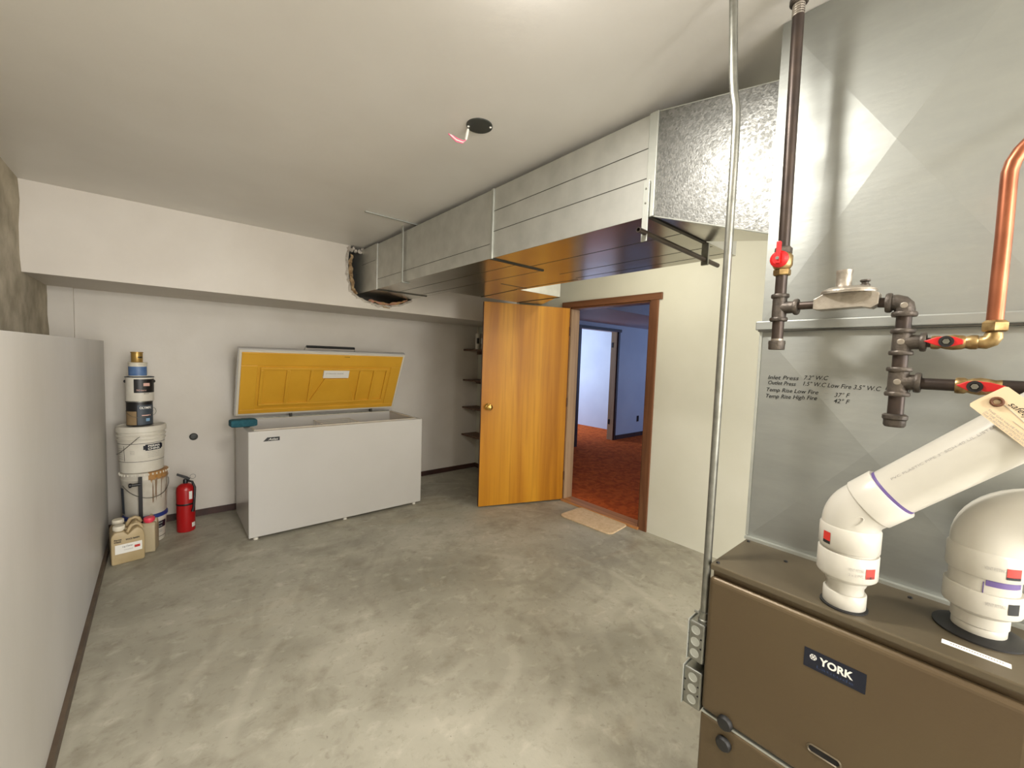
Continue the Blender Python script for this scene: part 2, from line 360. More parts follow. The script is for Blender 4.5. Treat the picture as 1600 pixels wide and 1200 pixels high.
# ================================================================ the setting
CEIL = 2.37; XL = -0.31; XC = -0.60; YB = 4.36; XD = 3.155; YK = 3.63; XD2 = 3.275
o = struct(box('floor', 'floor', (-0.9, -3.5, -0.1), (XD+0.06, 4.5, 0)), 'stained grey concrete floor of the furnace room')
o = struct(box('floor_hall', 'carpet', (XD+0.06, -1.2, -0.1), (9.6, 9.2, 0.012)), 'rust red carpet beyond the doorway')
struct(box('ceiling', 'ceil', (-0.9, -3.5, CEIL), (XD2, 4.5, CEIL+0.1)), 'grey painted ceiling of the furnace room')
struct(box('ceiling_hall', 'hallw', (XD2, -1.2, CEIL), (9.6, 9.2, CEIL+0.1)), 'hall ceiling seen through the doorway')
# left: white lining board up to shoulder height, bare concrete above and behind
struct(box('wall_left', 'lining', (XC, -3.5, 0), (XL, 4.12, 1.478), bevel=0.003), 'white half height lining board wall on the left')
w = MB()
random.seed(3)
ys = [-3.5, -1.0, 0.2, 1.0, 1.6, 2.1, 2.5, 2.72, 2.75, 2.78, 3.0, 3.2, 3.4, 3.62, 3.9, 4.2, 4.4]
zs = [1.40, 1.55, 1.7, 1.83, 1.95, 2.1, 2.25, 2.38]
vs = []
for y in ys:
    for z in zs:
        vs.append((XC + random.uniform(-0.006, 0.006) + (0.012 if abs(y-2.75) < 0.01 else 0), y, z))
nz = len(zs)
fs = [(i*nz+j, (i+1)*nz+j, (i+1)*nz+j+1, i*nz+j+1) for i in range(len(ys)-1) for j in range(nz-1)]
w.add(vs, fs); w.box((XC-0.3, -3.5, 0), (XC-0.012, 4.5, CEIL))
struct(w.build('wall_left_concrete', 'conc'), 'rough bare concrete foundation wall above the lining board')
wb = MB(); wb.box((-0.475, YB, 0), (XD+0.1, YB+0.12, CEIL)); 
struct(wb.build('wall_back', 'wall'), 'white back wall behind the chest freezer')
struct(box('wall_back_return', 'wall', (XC-0.1, YB-0.035, 0), (-0.475, YB+0.12, CEIL)), 'narrow white strip of wall in the far left corner')
struct(box('wall_front', 'wall', (-0.9, -3.6, 0), (XD2, -3.5, CEIL)), 'wall behind the viewer')
Y0, Y1, ZH = 1.885, 2.79, 1.99
wr = MB().box((XD, -3.5, 0), (XD2, Y0, CEIL)).box((XD, Y1, 0), (XD2, 4.5, CEIL)).box((XD, Y0, ZH), (XD2, Y1, CEIL))
struct(wr.build('wall_right', 'wallr'), 'cream wall with the open doorway')
# bulkhead with the broken opening round the duct
hole = [(1.86, CEIL), (1.87, 2.05), (1.82, 1.975), (1.72, 1.925), (1.60, 1.898), (1.50, 1.897), (1.40, 1.912), (1.33, 1.94), (1.285, 1.968), (1.25, 2.0), (1.235, 2.1), (1.226, 2.22), (1.235, 2.32), (1.25, CEIL)]
front = [(XC-0.02, 1.85), (XD, 1.85), (XD, CEIL)] + hole + [(XC-0.02, CEIL)]
bk = MB().prism([(x, YK, z) for x, z in front], (0, 0.014, 0))
bk.box((XC-0.02, YK+0.014, 1.85), (XD, YB, 1.864))
struct(bk.build('ceiling_bulkhead', 'bulk'), 'white boxed bulkhead under the ceiling along the back wall')
# hall and far room
hb = MB().box((XD2, 4.43, 0), (5.29, 4.55, CEIL)).box((6.33, 4.43, 0), (9.6, 4.55, CEIL)).box((5.29, 4.43, 2.0), (6.33, 4.55, CEIL))
struct(hb.build('wall_hall_back', 'hallw'), 'bluish hall wall with a second doorway')
struct(box('ceiling_hall_bulkhead', 'hallw', (XD2, 3.15, 2.12), (9.6, 4.43, CEIL)), 'bulkhead under the hall ceiling')
struct(box('wall_far_room', 'hallw', (7.22, 4.55, 0), (7.3, 9.2, CEIL)), 'bright far room wall beyond the second doorway')
sh = MB().box((3.9, 4.55, 0), (4.0, 9.2, CEIL)).box((3.9, 9.1, 0), (7.3, 9.2, CEIL)).box((9.6, -1.2, 0), (9.7, 4.5, CEIL)).box((XD2, -1.3, 0), (9.7, -1.2, CEIL))
struct(sh.build('wall_hall_sides', 'hallw'), 'hall walls out of sight')
# baseboards
struct(box('baseboard_back', 'base', (-0.47, YB-0.014, 0), (XD, YB, 0.055)), 'dark brown baseboard along the back wall')
struct(box('baseboard_left', 'lbase', (XL, -3.5, 0), (XL+0.016, 4.12, 0.045)), 'grey brown baseboard strip along the lining board')
struct(box('baseboard_right', 'base', (XD-0.012, 2.87, 0), (XD, YB-0.014, 0.055)), 'dark baseboard behind the open door')
struct(box('baseboard_hall', 'base', (6.40, 4.415, 0.012), (9.5, 4.43, 0.09)), 'dark baseboard along the hall wall')
# door frame
tr = thing('trim_1', 'brown stained wooden casing round the open doorway', None, (XD, (Y0+Y1)/2, 0)); struct(tr)
box('casing', 'casing', (XD-0.016, 1.815, 0), (XD, Y0+0.005, 1.99), tr, 0.002)
box('casing', 'casing', (XD-0.016, Y1-0.005, 0), (XD, Y1+0.065, 1.99), tr, 0.002)
box('head_casing', 'casingh', (XD-0.02, 1.785, 1.985), (XD, 2.89, 2.042), tr, 0.002)
box('jamb', 'casing', (XD, Y0, 0.02), (XD2, Y0+0.02, ZH), tr)
box('jamb', 'jamb', (XD, Y1-0.02, 0.02), (XD2, Y1, ZH), tr)
box('head_jamb', 'casingh', (XD, Y0, ZH-0.02), (XD2, Y1, ZH), tr)
box('threshold', 'thresh', (XD-0.035, Y0, 0), (XD2, Y1, 0.022), tr, 0.003)
t2 = thing('trim_2', 'dark brown casing round the second doorway in the hall', None, (5.8, 4.43, 0)); struct(t2)
box('casing', 'darkcas', (5.225, 4.41, 0.012), (5.29, 4.43, 2.0), t2)
box('casing', 'darkcas', (6.33, 4.41, 0.012), (6.38, 4.43, 2.0), t2)
box('head_casing', 'darkcas', (5.19, 4.408, 2.0), (6.42, 4.43, 2.05), t2)
box('jamb', 'darkcas', (5.29, 4.43, 0.012), (5.31, 4.55, 2.0), t2)
jb = box('jamb', 'jamb', (6.305, 4.43, 0.012), (6.33, 4.55, 2.0), t2)
for z in (0.30, 1.72): box('hinge', 'black', (6.299, 4.50, z), (6.306, 4.535, z+0.09), jb)
# the open door
HX, HY = 3.143, 2.782
d1 = thing('door_1', 'flat honey coloured wooden door standing open into the room', None, (HX, HY, 0)); struct(d1)
d1.rotation_euler = (0, 0, math.radians(159.1))
def L(x, y, z): return (HX+x, HY+y, z)
lf = MB().box(L(0.004, -0.035, 0.014), L(0.902, 0, 1.978)).build('door_leaf', 'door', d1, 0.0015)
MB().box(L(0.902, -0.034, 0.014), L(0.9035, -0.001, 1.978)).build('edge_band', 'dooredge', d1)
MB().lathe([(0.032, 0), (0.033, 0.004), (0.028, 0.010), (0.012, 0.014), (0.011, 0.03), (0.024, 0.038), (0.030, 0.050), (0.028, 0.062), (0.016, 0.070), (0.006, 0.071)], L(0.835, 0, 0.985), (0, 1, 0)).build('door_knob', 'brass', d1, smooth=True)
MB().lathe([(0.032, 0), (0.028, 0.010), (0.012, 0.014), (0.011, 0.03), (0.028, 0.045), (0.026, 0.06), (0.006, 0.068)], L(0.835, -0.035, 0.985), (0, -1, 0)).build('door_knob', 'brass', d1, smooth=True)
for z in (0.22, 0.98, 1.70): MB().cyl(L(0, 0.004, z), L(0, 0.004, z+0.09), 0.007, 10).build('hinge', 'dooredge', d1, smooth=True)
# ================================================================ the ducting
dk = thing('supply_duct', 'long rectangular galvanised duct hung under the ceiling from furnace to back wall', 'duct', (1.337, 0.82, 1.977))
DX0, DX1, DZ0, DZ1 = 1.337, 2.09, 1.977, 2.335
def shell(poly, z0, z1, name, skip=()):
    """sheet-metal section: sides and top in one sheet, separate underside"""
    b = MB().prism([(x, y, z0+0.0015) for x, y in poly], (0, 0, z1-z0-0.0015))
    o_ = b.build(name, 'duct', dk)
    MB().prism([(x, y, z0) for x, y in poly], (0, 0, 0.0015)).build('duct_underside', 'ductb', o_)
    return o_
s1 = shell([(DX0, 0.82), (DX1, 0.82), (DX1, 1.75), (DX0, 1.75)], DZ0, DZ1, 'duct_section')
s2 = shell([(DX0, 1.75), (DX1, 1.75), (DX1, 2.91), (1.79, 2.91), (1.79, 3.275), (DX0, 3.275)], DZ0, DZ1, 'duct_section')
s3 = shell([(DX0, 3.275), (1.79, 3.275), (1.79, 4.1), (DX0, 4.1)], DZ0, DZ1+0.01, 'duct_section')
def seam(parent, a, b, w=0.0035, m_='seam', name='crease'):
    return MB().tube([a, b], w/2, 6).build(name, m_, parent)
E1 = 0.0004
for z in (2.205, 2.31): seam(s1, (DX0-E1, 0.84, z-0.09), (DX0-E1, 1.74, z-0.09), 0.003)
seam(s2, (DX0-E1, 1.77, 2.055), (DX0-E1, 3.26, 2.055), 0.003)
seam(s3, (DX0-E1, 3.29, 2.215), (DX0-E1, 3.6, 2.215), 0.003)
for x in (1.60, 1.86, 2.01): seam(s1, (x, 0.83, DZ0), (x, 1.745, DZ0), 0.0025)
for x in (1.52, 1.72): seam(s2, (x, 1.76, DZ0), (x, 3.27, DZ0), 0.0025)
seam(s2, (2.05, 1.76, DZ0), (2.05, 2.37, DZ0), 0.003); seam(s2, (2.06, 2.37, DZ0), (2.12, 2.91, DZ0), 0.006)
seam(s2, (1.83, 2.28, DZ0), (2.08, 2.28, DZ0), 0.005)
def cleat(y, x1, wdt=0.022, m_='cleat'):
    c_ = MB().box((DX0-0.008, y-wdt/2, DZ0-0.004), (DX0+0.001, y+wdt/2, DZ1)).build('drive_cleat', m_, dk, 0.002)
    MB().box((DX0-0.006, y-0.008, DZ0-0.006), (x1, y+0.008, DZ0)).build('slip_joint', 'seam', c_)
cleat(1.75, 1.72, 0.018); cleat(3.275, 1.79, 0.03, 'duct'); cleat(0.825, 1.766, 0.035)
# branch towards the cream wall
br = shell([(DX1, 2.37), (2.54, 2.37), (2.54, 2.91), (DX1, 2.91)], DZ0+0.001, DZ1-0.03, 'branch_duct')
br2 = shell([(2.54, 2.37), (2.86, 2.93), (2.70, 3.05), (2.54, 2.91)], DZ0+0.012, DZ1-0.05, 'branch_elbow')
seam(br, (2.54, 2.37, DZ0), (2.54, 2.91, DZ0), 0.006)
# spangled transition into the plenum, cross broken side
A0 = [(1.337, 0.82, 1.977), (1.766, 0.82, 1.977), (1.766, 0.82, 2.336), (1.337, 0.82, 2.336)]
A1 = [(1.337, 0.425, 1.832), (1.42, 0.425, 1.832), (1.42, 0.425, 2.259), (1.337, 0.425, 2.259)]
tb = MB(); cc = sum((Vector(p) for p in (A0[0], A0[3], A1[0], A1[3])), Vector())/4 + Vector((-0.007, 0, 0))
tb.add([A0[0], A0[3], A1[3], A1[0], cc], [(0, 1, 4), (1, 2, 4), (2, 3, 4), (3, 0, 4)])
tb.add([A0[3], A0[2], A1[2], A1[3]], [(0, 1, 2, 3)]); tb.add([A0[1], A1[1], A1[2], A0[2]], [(0, 1, 2, 3)])
ts = tb.build('duct_transition', 'spang', dk)
MB().hexa([A0[0], A0[1], A1[1], A1[0]], [Vector(p)+Vector((0, 0, 0.002)) for p in (A0[0], A0[1], A1[1], A1[0])]).build('duct_underside', 'ductb', ts)
seam(ts, A0[0], A1[0], 0.005, 'cleat', 'folded_edge'); seam(ts, A0[3], A1[3], 0.004, 'cleat', 'folded_edge')
seam(ts, (1.337, 0.819, 1.975), (1.766, 0.819, 1.975), 0.008, 'dark', 'joint')
# hangers
h1 = thing('duct_hanger', 'thin zinc strap and ceiling bar holding the far end of the duct', 'hanger', (1.33, 2.78, 2.36), 'duct hangers')
MB().box((1.01, 2.674, CEIL-0.008), (1.42, 2.688, CEIL-0.001)).build('ceiling_bar', 'cleat', h1)
MB().box((1.318, 2.775, DZ0-0.004), (1.324, 2.795, CEIL)).box((1.318, 2.775, DZ0-0.006), (1.38, 2.795, DZ0-0.002)).build('strap', 'cleat', h1)
h2 = thing('duct_hanger', 'zinc strap and dark iron rod slung under the near end of the duct', 'hanger', (1.33, 0.84, 1.98), 'duct hangers')
MB().box((1.318, 0.822, 1.886), (1.322, 0.846, 2.10)).build('strap', 'cleat', h2, 0.001)
for z in (2.07, 2.02): MB().lathe([(0.004, 0), (0.003, 0.003)], (1.318, 0.834, z), (-1, 0, 0), 8).build('screw', 'steel', h2)
MB().box((1.790, 0.815, 1.884), (1.802, 0.845, 1.977)).build('strap', 'steel', h2, 0.001)
rod = MB().tube([(1.275, 0.83, 1.917), (1.925, 0.83, 1.905)], 0.0095, 14, cap=False); rod.tube([(1.275, 0.83, 1.917), (1.925, 0.83, 1.905)], 0.0065, 14, cap=False)
for x, z in ((1.275, 1.917), (1.925, 1.905)):
    n0 = len(rod.v); rod.lathe([(0.0095, 0), (0.0065, 0)], (x, 0.83, z), (1, 0, 0), 14, cap=False)
rod.build('rod', 'blackpipe', h2, smooth=True)
# torn plaster and insulation round the hole
th = thing('torn_plaster_edge', 'broken drywall paper and insulation round the hole where the duct enters the bulkhead', 'plaster damage', (1.3, YK, 2.0))
random.seed(5)
def ragged(pts, wd, y0, dy, name, m_):
    b = MB(); n = len(pts); L_ = []
    for i, (x, z) in enumerate(pts):
        k = random.uniform(0.5, 1.25)*wd
        dx, dz = x-1.57, z-2.15; q = math.hypot(dx, dz); L_.append(((x, z), (x+dx/q*k, z+dz/q*k)))
    for i in range(n-1):
        (a, b2), (c, d) = L_[i], L_[i+1]
        yj = y0-random.uniform(0.3, 1)*dy; yk = y0-random.uniform(0.3, 1)*dy
        b.hexa([(a[0], y0, a[1]), (c[0], y0, c[1]), (d[0], y0, d[1]), (b2[0], y0, b2[1])],
               [(a[0], yj, a[1]), (c[0], yk, c[1]), (d[0], y0-0.001, d[1]), (b2[0], y0-0.001, b2[1])])
    return b.build(name, m_, th)
def fine(pts, k=4, j=0.006):
    out = []
    for i in range(len(pts)-1):
        for t in range(k):
            u = t/k; out.append((pts[i][0]*(1-u)+pts[i+1][0]*u+random.uniform(-j, j), pts[i][1]*(1-u)+pts[i+1][1]*u+random.uniform(-j, j)))
    return out + [pts[-1]]
ragged(fine(hole[2:]), 0.022, YK, 0.008, 'plaster_lip', 'plast')
ragged(fine([(1.27, 2.30), (1.262, 2.2), (1.27, 2.1), (1.285, 2.02), (1.31, 1.97)]), 0.028, YK+0.01, 0.02, 'torn_paper', 'torn')
ragged(fine([(1.42, 1.937), (1.5, 1.922), (1.6, 1.92), (1.70, 1.945), (1.78, 1.975)]), 0.022, YK+0.012, 0.014, 'insulation', 'insul')
b = MB()
for k in range(9):
    x = 1.235+0.02*k+random.uniform(-0.01, 0.01); z = 2.345+random.uniform(-0.02, 0.012)
    b.lathe([(0.006, -0.012), (random.uniform(0.014, 0.022), 0), (0.005, 0.012)], (x, YK-0.012, z), (random.uniform(-1, 1), 1, random.uniform(-1, 1)), 7)
b.build('plaster_crumbs', 'plast', th)['kind'] = 'stuff'
MB().prism([(1.53, YK-0.003, 1.905), (1.60, YK-0.003, 1.893), (1.61, YK-0.003, 1.872), (1.545, YK-0.003, 1.875)], (0, 0.003, 0)).build('torn_paper', 'torn', th)
# ================================================================ furnace and plenum
FX, FY0, FY1, FZ = 1.03, -0.09, 0.417, 0.958
fu = thing('furnace', 'large taupe enamelled gas furnace with black badge in the right foreground', 'furnace', (1.4, 0.16, 0))
box('cabinet', 'furn', (1.05, FY0+0.002, 0.01), (1.80, FY1-0.002, 0.95), fu, 0.004)
tp = box('top_panel', 'furntop', (FX+0.004, FY0, 0.942), (1.80, FY1, FZ), fu, 0.003)
for x, y in ((1.05, 0.405), (1.20, 0.300), (1.235, 0.075), (1.25, 0.405)):
    MB().lathe([(0.0045, 0), (0.004, 0.003), (0.001, 0.004)], (x, y, FZ), (0, 0, 1), 10).build('screw', 'black', tp)
box('caution_sticker', 'white', (1.078, -0.062, FZ), (1.094, 0.020, FZ+0.0006), tp)
def strokes(name, m_, parent, segs, w=0.0012):
    b_ = MB()
    for p, q in segs: b_.tube([p, q], w/2, 5)
    return b_.build(name, m_, parent)
b_ = MB()
for k in range(20):
    y = 0.008-0.0032*k; b_.box((1.084, y-0.0011, FZ+0.0006), (1.089, y+0.0011, FZ+0.0009))
b_.build('sticker_print', 'greyink', tp)
du = box('upper_door', 'furn', (FX, FY0, 0.578), (FX+0.024, FY1, 0.926), fu); B = du.modifiers.new('b', 'BEVEL'); B.width = 0.013; B.segments = 4
dl = box('lower_door', 'furn', (FX+0.001, FY0, 0.03), (FX+0.024, FY1, 0.570), fu); B = dl.modifiers.new('b', 'BEVEL'); B.width = 0.008; B.segments = 3
box('door_seam', 'cleat', (FX+0.0035, FY0+0.004, 0.5695), (FX+0.02, FY1-0.003, 0.5745), fu)
for o_ in (du, dl):
    for f in o_.data.polygons: f.use_smooth = False
# badge
bd = box('badge', 'navy', (FX-0.0014, 0.1105, 0.8215), (FX, 0.2115, 0.8620), du, 0.0004)
text('badge_lettering', 'YORK', 'white', bd, (FX-0.0014, 0.1835, 0.8385), (0, -1, 0), (0, 0, 1), 0.0150, 0.055, thick=0.035)
text('badge_script', 'Latitude', 'navy2', bd, (FX-0.0014, 0.190, 0.828), (0, -1, 0), (0, 0, 1), 0.0062, 0.060)
fl = []
for k in range(6):
    a = math.pi/3*k; c0 = Vector((FX-0.0018, 0.1955, 0.8475)); dd = Vector((0, math.cos(a), math.sin(a))); ee = Vector((0, -math.sin(a), math.cos(a)))
    fl.append((c0, c0+dd*0.0062)); fl.append((c0+dd*0.0036, c0+dd*0.0056+ee*0.0022)); fl.append((c0+dd*0.0036, c0+dd*0.0056-ee*0.0022))
strokes('badge_snowflake', 'white', bd, fl, 0.0010)
for z, nm in ((0.584, 'upper'), (0.531, 'lower')):
    o_ = MB().lathe([(0.0175, 0), (0.0175, 0.006), (0.014, 0.011), (0.006, 0.012)], (FX, 0.3555, z), (-1, 0, 0), 20).build('door_knob', 'rubber', du if nm == 'upper' else dl, smooth=True)
# recessed oval grip
g = MB(); n = 20; vs = []
def oval(y, z, hw, r, x):
    P = []
    for k in range(n):
        a = 2*math.pi*k/n; P.append((x, y+math.copysign(hw-r, math.cos(a))+r*math.cos(a), z+r*math.sin(a)))
    return P
ro = oval(0.165, 0.652, 0.030, 0.0105, FX-0.0008); ri = oval(0.165, 0.652, 0.0275, 0.008, FX-0.003); rb = oval(0.165, 0.652, 0.026, 0.0065, FX-0.0004)
g.add(ro+ri+rb, [(k, (k+1) % n, (k+1) % n+n, k+n) for k in range(n)] + [(k+n, (k+1) % n+n, (k+1) % n+2*n, k+2*n) for k in range(n)])
gr = g.build('grip', 'furntop', du, smooth=True)
MB().prism(oval(0.165, 0.652, 0.026, 0.0065, FX-0.0006), (0.0004, 0, 0)).build('grip_recess', 'dark', gr)
# plenum: two cross-broken boxes with a standing seam between
PX = 1.276; PYC, PHW = 0.168, 0.257; PY0, PY1 = PYC-PHW, PYC+PHW-0.006
pl = thing('plenum', 'tall galvanised sheet metal plenum rising from the furnace to the ceiling', 'plenum', (1.5, PYC, FZ))
def psurf(y, z):
    for z0, z1 in ((0.962, 1.553), (1.577, 2.37)):
        if z0 <= z <= z1:
            zc, hh = (z0+z1)/2, (z1-z0)/2
            return PX-0.018*(1-max(abs(y-PYC)/PHW, abs(z-zc)/hh))
    return PX
def pyr(z0, z1, name):
    b_ = MB(); zc = (z0+z1)/2
    f = [(PX, PY1, z0), (PX, PY0, z0), (PX, PY0, z1), (PX, PY1, z1)]; k = [(1.76, y, z) for _, y, z in f]
    b_.add(f+[(PX-0.018, PYC, zc)]+k, [(0, 1, 4), (1, 2, 4), (2, 3, 4), (3, 0, 4), (5, 8, 7, 6), (0, 3, 8, 5), (1, 6, 7, 2), (3, 2, 7, 8), (0, 5, 6, 1)])
    return b_.build(name, 'plen', pl)
up = pyr(1.577, 2.368, 'upper_panel'); lo_ = pyr(FZ+0.004, 1.553, 'lower_panel')
MB().box((PX-0.012, PY0, 1.553), (PX+0.01, PY1+0.012, 1.578)).build('standing_seam', 'plen', pl, 0.003)
MB().box((PX-0.013, PY0, 1.549), (PX+0.01, PY1+0.004, 1.553)).build('seam_gap', 'seam', pl)
MB().box((PX-0.012, PY0, FZ), (PX+0.004, PY1+0.002, FZ+0.008)).build('base_flange', 'cleat', pl)
MB().box((PX-0.004, PY1-0.004, FZ+0.01), (PX+0.012, PY1+0.003, 1.55)).build('corner_fold', 'cleat', pl, 0.001)
# marker notes
fnp = lambda q: Vector((psurf(q.y, q.z)-0.0008, q.y, q.z))
def note(s, y0, z0, y1, z1, h=0.0105):
    r = Vector((0, y1-y0, z1-z0))
    text('marker_note', s, 'ink', lo_, (PX, y0, z0), r, (0, 0, 1), h, r.length, 0, fnp, shear=0.25, thick=0.004)
notes = [("Inlet Press", 1199, 592, 1248, 594), ('7.2" W.C', 1256, 593, 1294, 594), ("Outlet Press", 1199, 600, 1243, 603), ('1.5" W.C Low Fire 3.5" W.C', 1254, 602, 1375, 611),
         ("High Fire", 1383, 609, 1431, 613), ("Temp Rise Low Fire", 1196, 611, 1278, 616), ("-", 1288, 615, 1294, 615), ("37° F", 1304, 620, 1328, 621), ("Temp Rise High Fire", 1195, 621, 1276, 625), ("-", 1287, 624, 1294, 624), ("42° F", 1303, 629, 1328, 631)]
NP = {1199: 0, }
def phit(px, py, X):      # where on the upright sheet at depth X a mark sits (measured once from the plan of the sheet)
    d = r2*((px-800)/F_PX)+u2*(-(py-600)/F_PX)+fwd; t = X/d.x
    return d.y*t, 1.45+d.z*t
for s, a, b1, c, d in notes:
    ya, za = phit(a, b1, PX-0.003); yc, zc_ = phit(c, d, PX-0.003)
    note(s, ya, za, yc, zc_, 0.0105 if s != '-' else 0.0015)
# ================================================================ gas line
GX = 1.16
def P(y, z, x=GX): return (x, y, z)
gl = thing('gas_line', 'black iron gas pipe with red valve and regulator in front of the plenum', 'gas pipe', (GX, 0.345, 1.49))
PIP = 'blackpipe'; R = 0.0125
GY = 0.3445
def pipe(a, b, r=R, name='pipe', m_=PIP): return MB().cyl(a, b, r, 20).build(name, m_, gl, smooth=True)
def hexnut(c, ax, r, l, m_, name='union_nut', parent=None):
    return MB().lathe([(r*0.86, 0), (r, l*0.15), (r, l*0.85), (r*0.86, l)], c, ax, 6).build(name, m_, parent or gl)
pipe(P(GY+0.006, 2.32), P(GY, 1.745))
el = MB().tube([P(GY+0.006, 2.315), P(GY+0.006, 2.345), P(GY+0.010, 2.37)], [0.0175, 0.0175, 0.0175], 18); el.lathe([(0.0165, 0), (0.0195, 0.003), (0.0195, 0.012), (0.0165, 0.015)], P(GY+0.006, 2.312), (0, 0, 1), 20)
el.build('pipe_elbow', 'fit', gl, smooth=True)
b_ = MB()
for k in range(5): b_.lathe([(0.0126, 0), (0.0134, 0.0025), (0.0126, 0.005)], P(GY+0.006, 2.285+0.0055*k), (0.03, 0.05, 1), 18)
b_.build('pipe_thread', 'alu', gl, smooth=True)
# ball valve on the drop
hexnut(P(GY, 1.745), (0, 0, -1), 0.019, 0.018, 'fit')
bv = MB().lathe([(0.016, 0), (0.021, 0.008), (0.021, 0.03), (0.016, 0.038)], P(GY, 1.692), (0, 0, 1), 18).build('valve_body', 'obrass', gl, smooth=True)
hexnut(P(GY, 1.692), (0, 0, -1), 0.019, 0.016, 'obrass')
MB().cyl(P(GY, 1.712), P(GY, 1.712, GX-0.028), 0.008, 12).build('valve_stem', 'obrass', bv, smooth=True)
hd = MB().lathe([(0.020, 0), (0.020, 0.005), (0.013, 0.010)], P(GY, 1.712, GX-0.024), (-1, 0, 0), 24); hd.box(P(GY-0.0045, 1.712, GX-0.030), P(GY+0.0045, 1.752, GX-0.040)).box(P(GY-0.0045, 1.700, GX-0.030), P(GY+0.0045, 1.713, GX-0.040))
hd.build('valve_handle', 'redh', bv, 0.0015)
MB().cyl(P(GY, 1.712, GX-0.040), P(GY, 1.712, GX-0.043), 0.004, 8).build('handle_screw', 'steel', bv)
pipe(P(GY, 1.678), P(GY, 1.625), R, 'nipple')
def band(b_, c, ax, r, l=0.009): b_.lathe([(r*0.93, 0), (r, l*0.25), (r, l*0.75), (r*0.93, l)], c, ax, 22)
def tee(yc, zc, half, branch, r=0.0155):
    b_ = MB(); b_.cyl(P(yc, zc-half), P(yc, zc+half), r, 22)
    band(b_, P(yc, zc+half-0.009), (0, 0, 1), r+0.004); band(b_, P(yc, zc-half), (0, 0, 1), r+0.004)
    if branch:
        b_.cyl(P(yc, zc), P(yc-branch, zc), r*0.95, 20); band(b_, P(yc-branch+0.009, zc), (0, -1, 0), r+0.004)
    return b_.build('tee', 'fit', gl, smooth=True)
tee(GY, 1.598, 0.033, 0.040)
pipe(P(GY, 1.566), P(GY, 1.515), R, 'nipple')
cp = MB(); cp.lathe([(0.0165, 0), (0.0175, 0.003), (0.0175, 0.012), (0.0185, 0.016), (0.0175, 0.022)], P(GY, 1.495), (0, 0, 1), 20); cp.build('pipe_cap', 'fit', gl, smooth=True)
MB().cyl(P(GY, 1.515), P(GY, 1.522), 0.0132, 18).build('thread_sealant', 'alu', gl, smooth=True)
# nipple to regulator
RZ = 1.600
pipe(P(GY-0.030, RZ), P(0.268, RZ), 0.0095, 'nipple')
rg = MB()
rg.prism([P(0.272, RZ-0.012, GX-0.018), P(0.262, RZ-0.014, GX-0.018), P(0.185, RZ-0.012, GX-0.018), P(0.170, RZ-0.016, GX-0.018), P(0.158, RZ-0.008, GX-0.018), P(0.158, RZ+0.016, GX-0.018), P(0.172, RZ+0.022, GX-0.018), P(0.252, RZ+0.022, GX-0.018), P(0.272, RZ+0.010, GX-0.018)], (0.036, 0, 0))
rgo = rg.build('regulator_body', 'alu', gl, 0.0012)
dia = MB(); pts = []
for k in range(28):
    a = 2*math.pi*k/28; pts.append((GX+0.036*math.sin(a), 0.213+0.050*math.cos(a)))
def disc(z0, z1, s0=1.0, s1=1.0):
    lo3 = [(GX+(x-GX)*s0, 0.213+(y-0.213)*s0, z0) for x, y in pts]; hi3 = [(GX+(x-GX)*s1, 0.213+(y-0.213)*s1, z1) for x, y in pts]; n_ = len(pts)
    dia.add(lo3+hi3, [tuple(range(n_-1, -1, -1)), tuple(range(n_, 2*n_))]+[(k, (k+1) % n_, (k+1) % n_+n_, k+n_) for k in range(n_)])
disc(RZ+0.020, RZ+0.0235, 1, 1.0); disc(RZ+0.0240, RZ+0.0275, 1, 0.98); disc(RZ+0.0275, RZ+0.034, 0.97, 0.72)
dia.build('regulator_cover', 'alu', rgo, smooth=True)
MB().lathe([(0.0165, 0), (0.0145, 0.006), (0.0140, 0.034), (0.0150, 0.036), (0.0150, 0.042), (0.0115, 0.042), (0.011, 0.038)], P(0.222, RZ+0.030), (0, 0, 1), 22).build('spring_tower', 'alu', rgo, smooth=True)
MB().lathe([(0.010, 0), (0.009, 0.008), (0.006, 0.010), (0.006, 0.013), (0.009, 0.015), (0.009, 0.018)], P(0.185, RZ+0.029), (0, 0, 1), 14).build('vent_plug', 'fit', rgo, smooth=True)
pipe(P(0.160, RZ-0.004), P(0.135, RZ-0.006), 0.0105, 'nipple')
# elbow down to the manifold
MY = 0.1185
e_ = MB(); e_.tube([P(MY+0.022, RZ-0.006), P(MY+0.012, RZ-0.006)] + arc(P(MY+0.012, RZ-0.018), 0.012, R90, math.pi, (0, 1, 0), (0, 0, 1), 6)[::1] + [P(MY, RZ-0.024)], 0.0165, 18)
e_ = MB(); e_.tube([P(MY+0.026, RZ-0.006), P(MY+0.014, RZ-0.006), P(MY+0.006, RZ-0.009), P(MY+0.0015, RZ-0.014), P(MY, RZ-0.022), P(MY, RZ-0.034)], 0.0165, 20)
band(e_, P(MY+0.030, RZ-0.006), (0, -1, 0), 0.0205, 0.010); band(e_, P(MY, RZ-0.026), (0, 0, -1), 0.0205, 0.010)
e_.build('pipe_elbow', 'fit', gl, smooth=True)
pipe(P(MY, RZ-0.034), P(MY, 1.535), R, 'nipple')
tee(MY, 1.512, 0.027, 0.036)
pipe(P(MY, 1.487), P(MY, 1.458), R, 'nipple')
tee(MY, 1.430, 0.030, 0.034, 0.0165)
pipe(P(MY, 1.402), P(MY, 1.355), R*1.05, 'nipple')
cp = MB(); cp.lathe([(0.0155, 0), (0.018, 0.004), (0.018, 0.014), (0.0205, 0.017), (0.0205, 0.024), (0.0165, 0.027)], P(MY, 1.336), (0, 0, 1), 20); cp.build('pipe_cap', 'fit', gl, smooth=True)
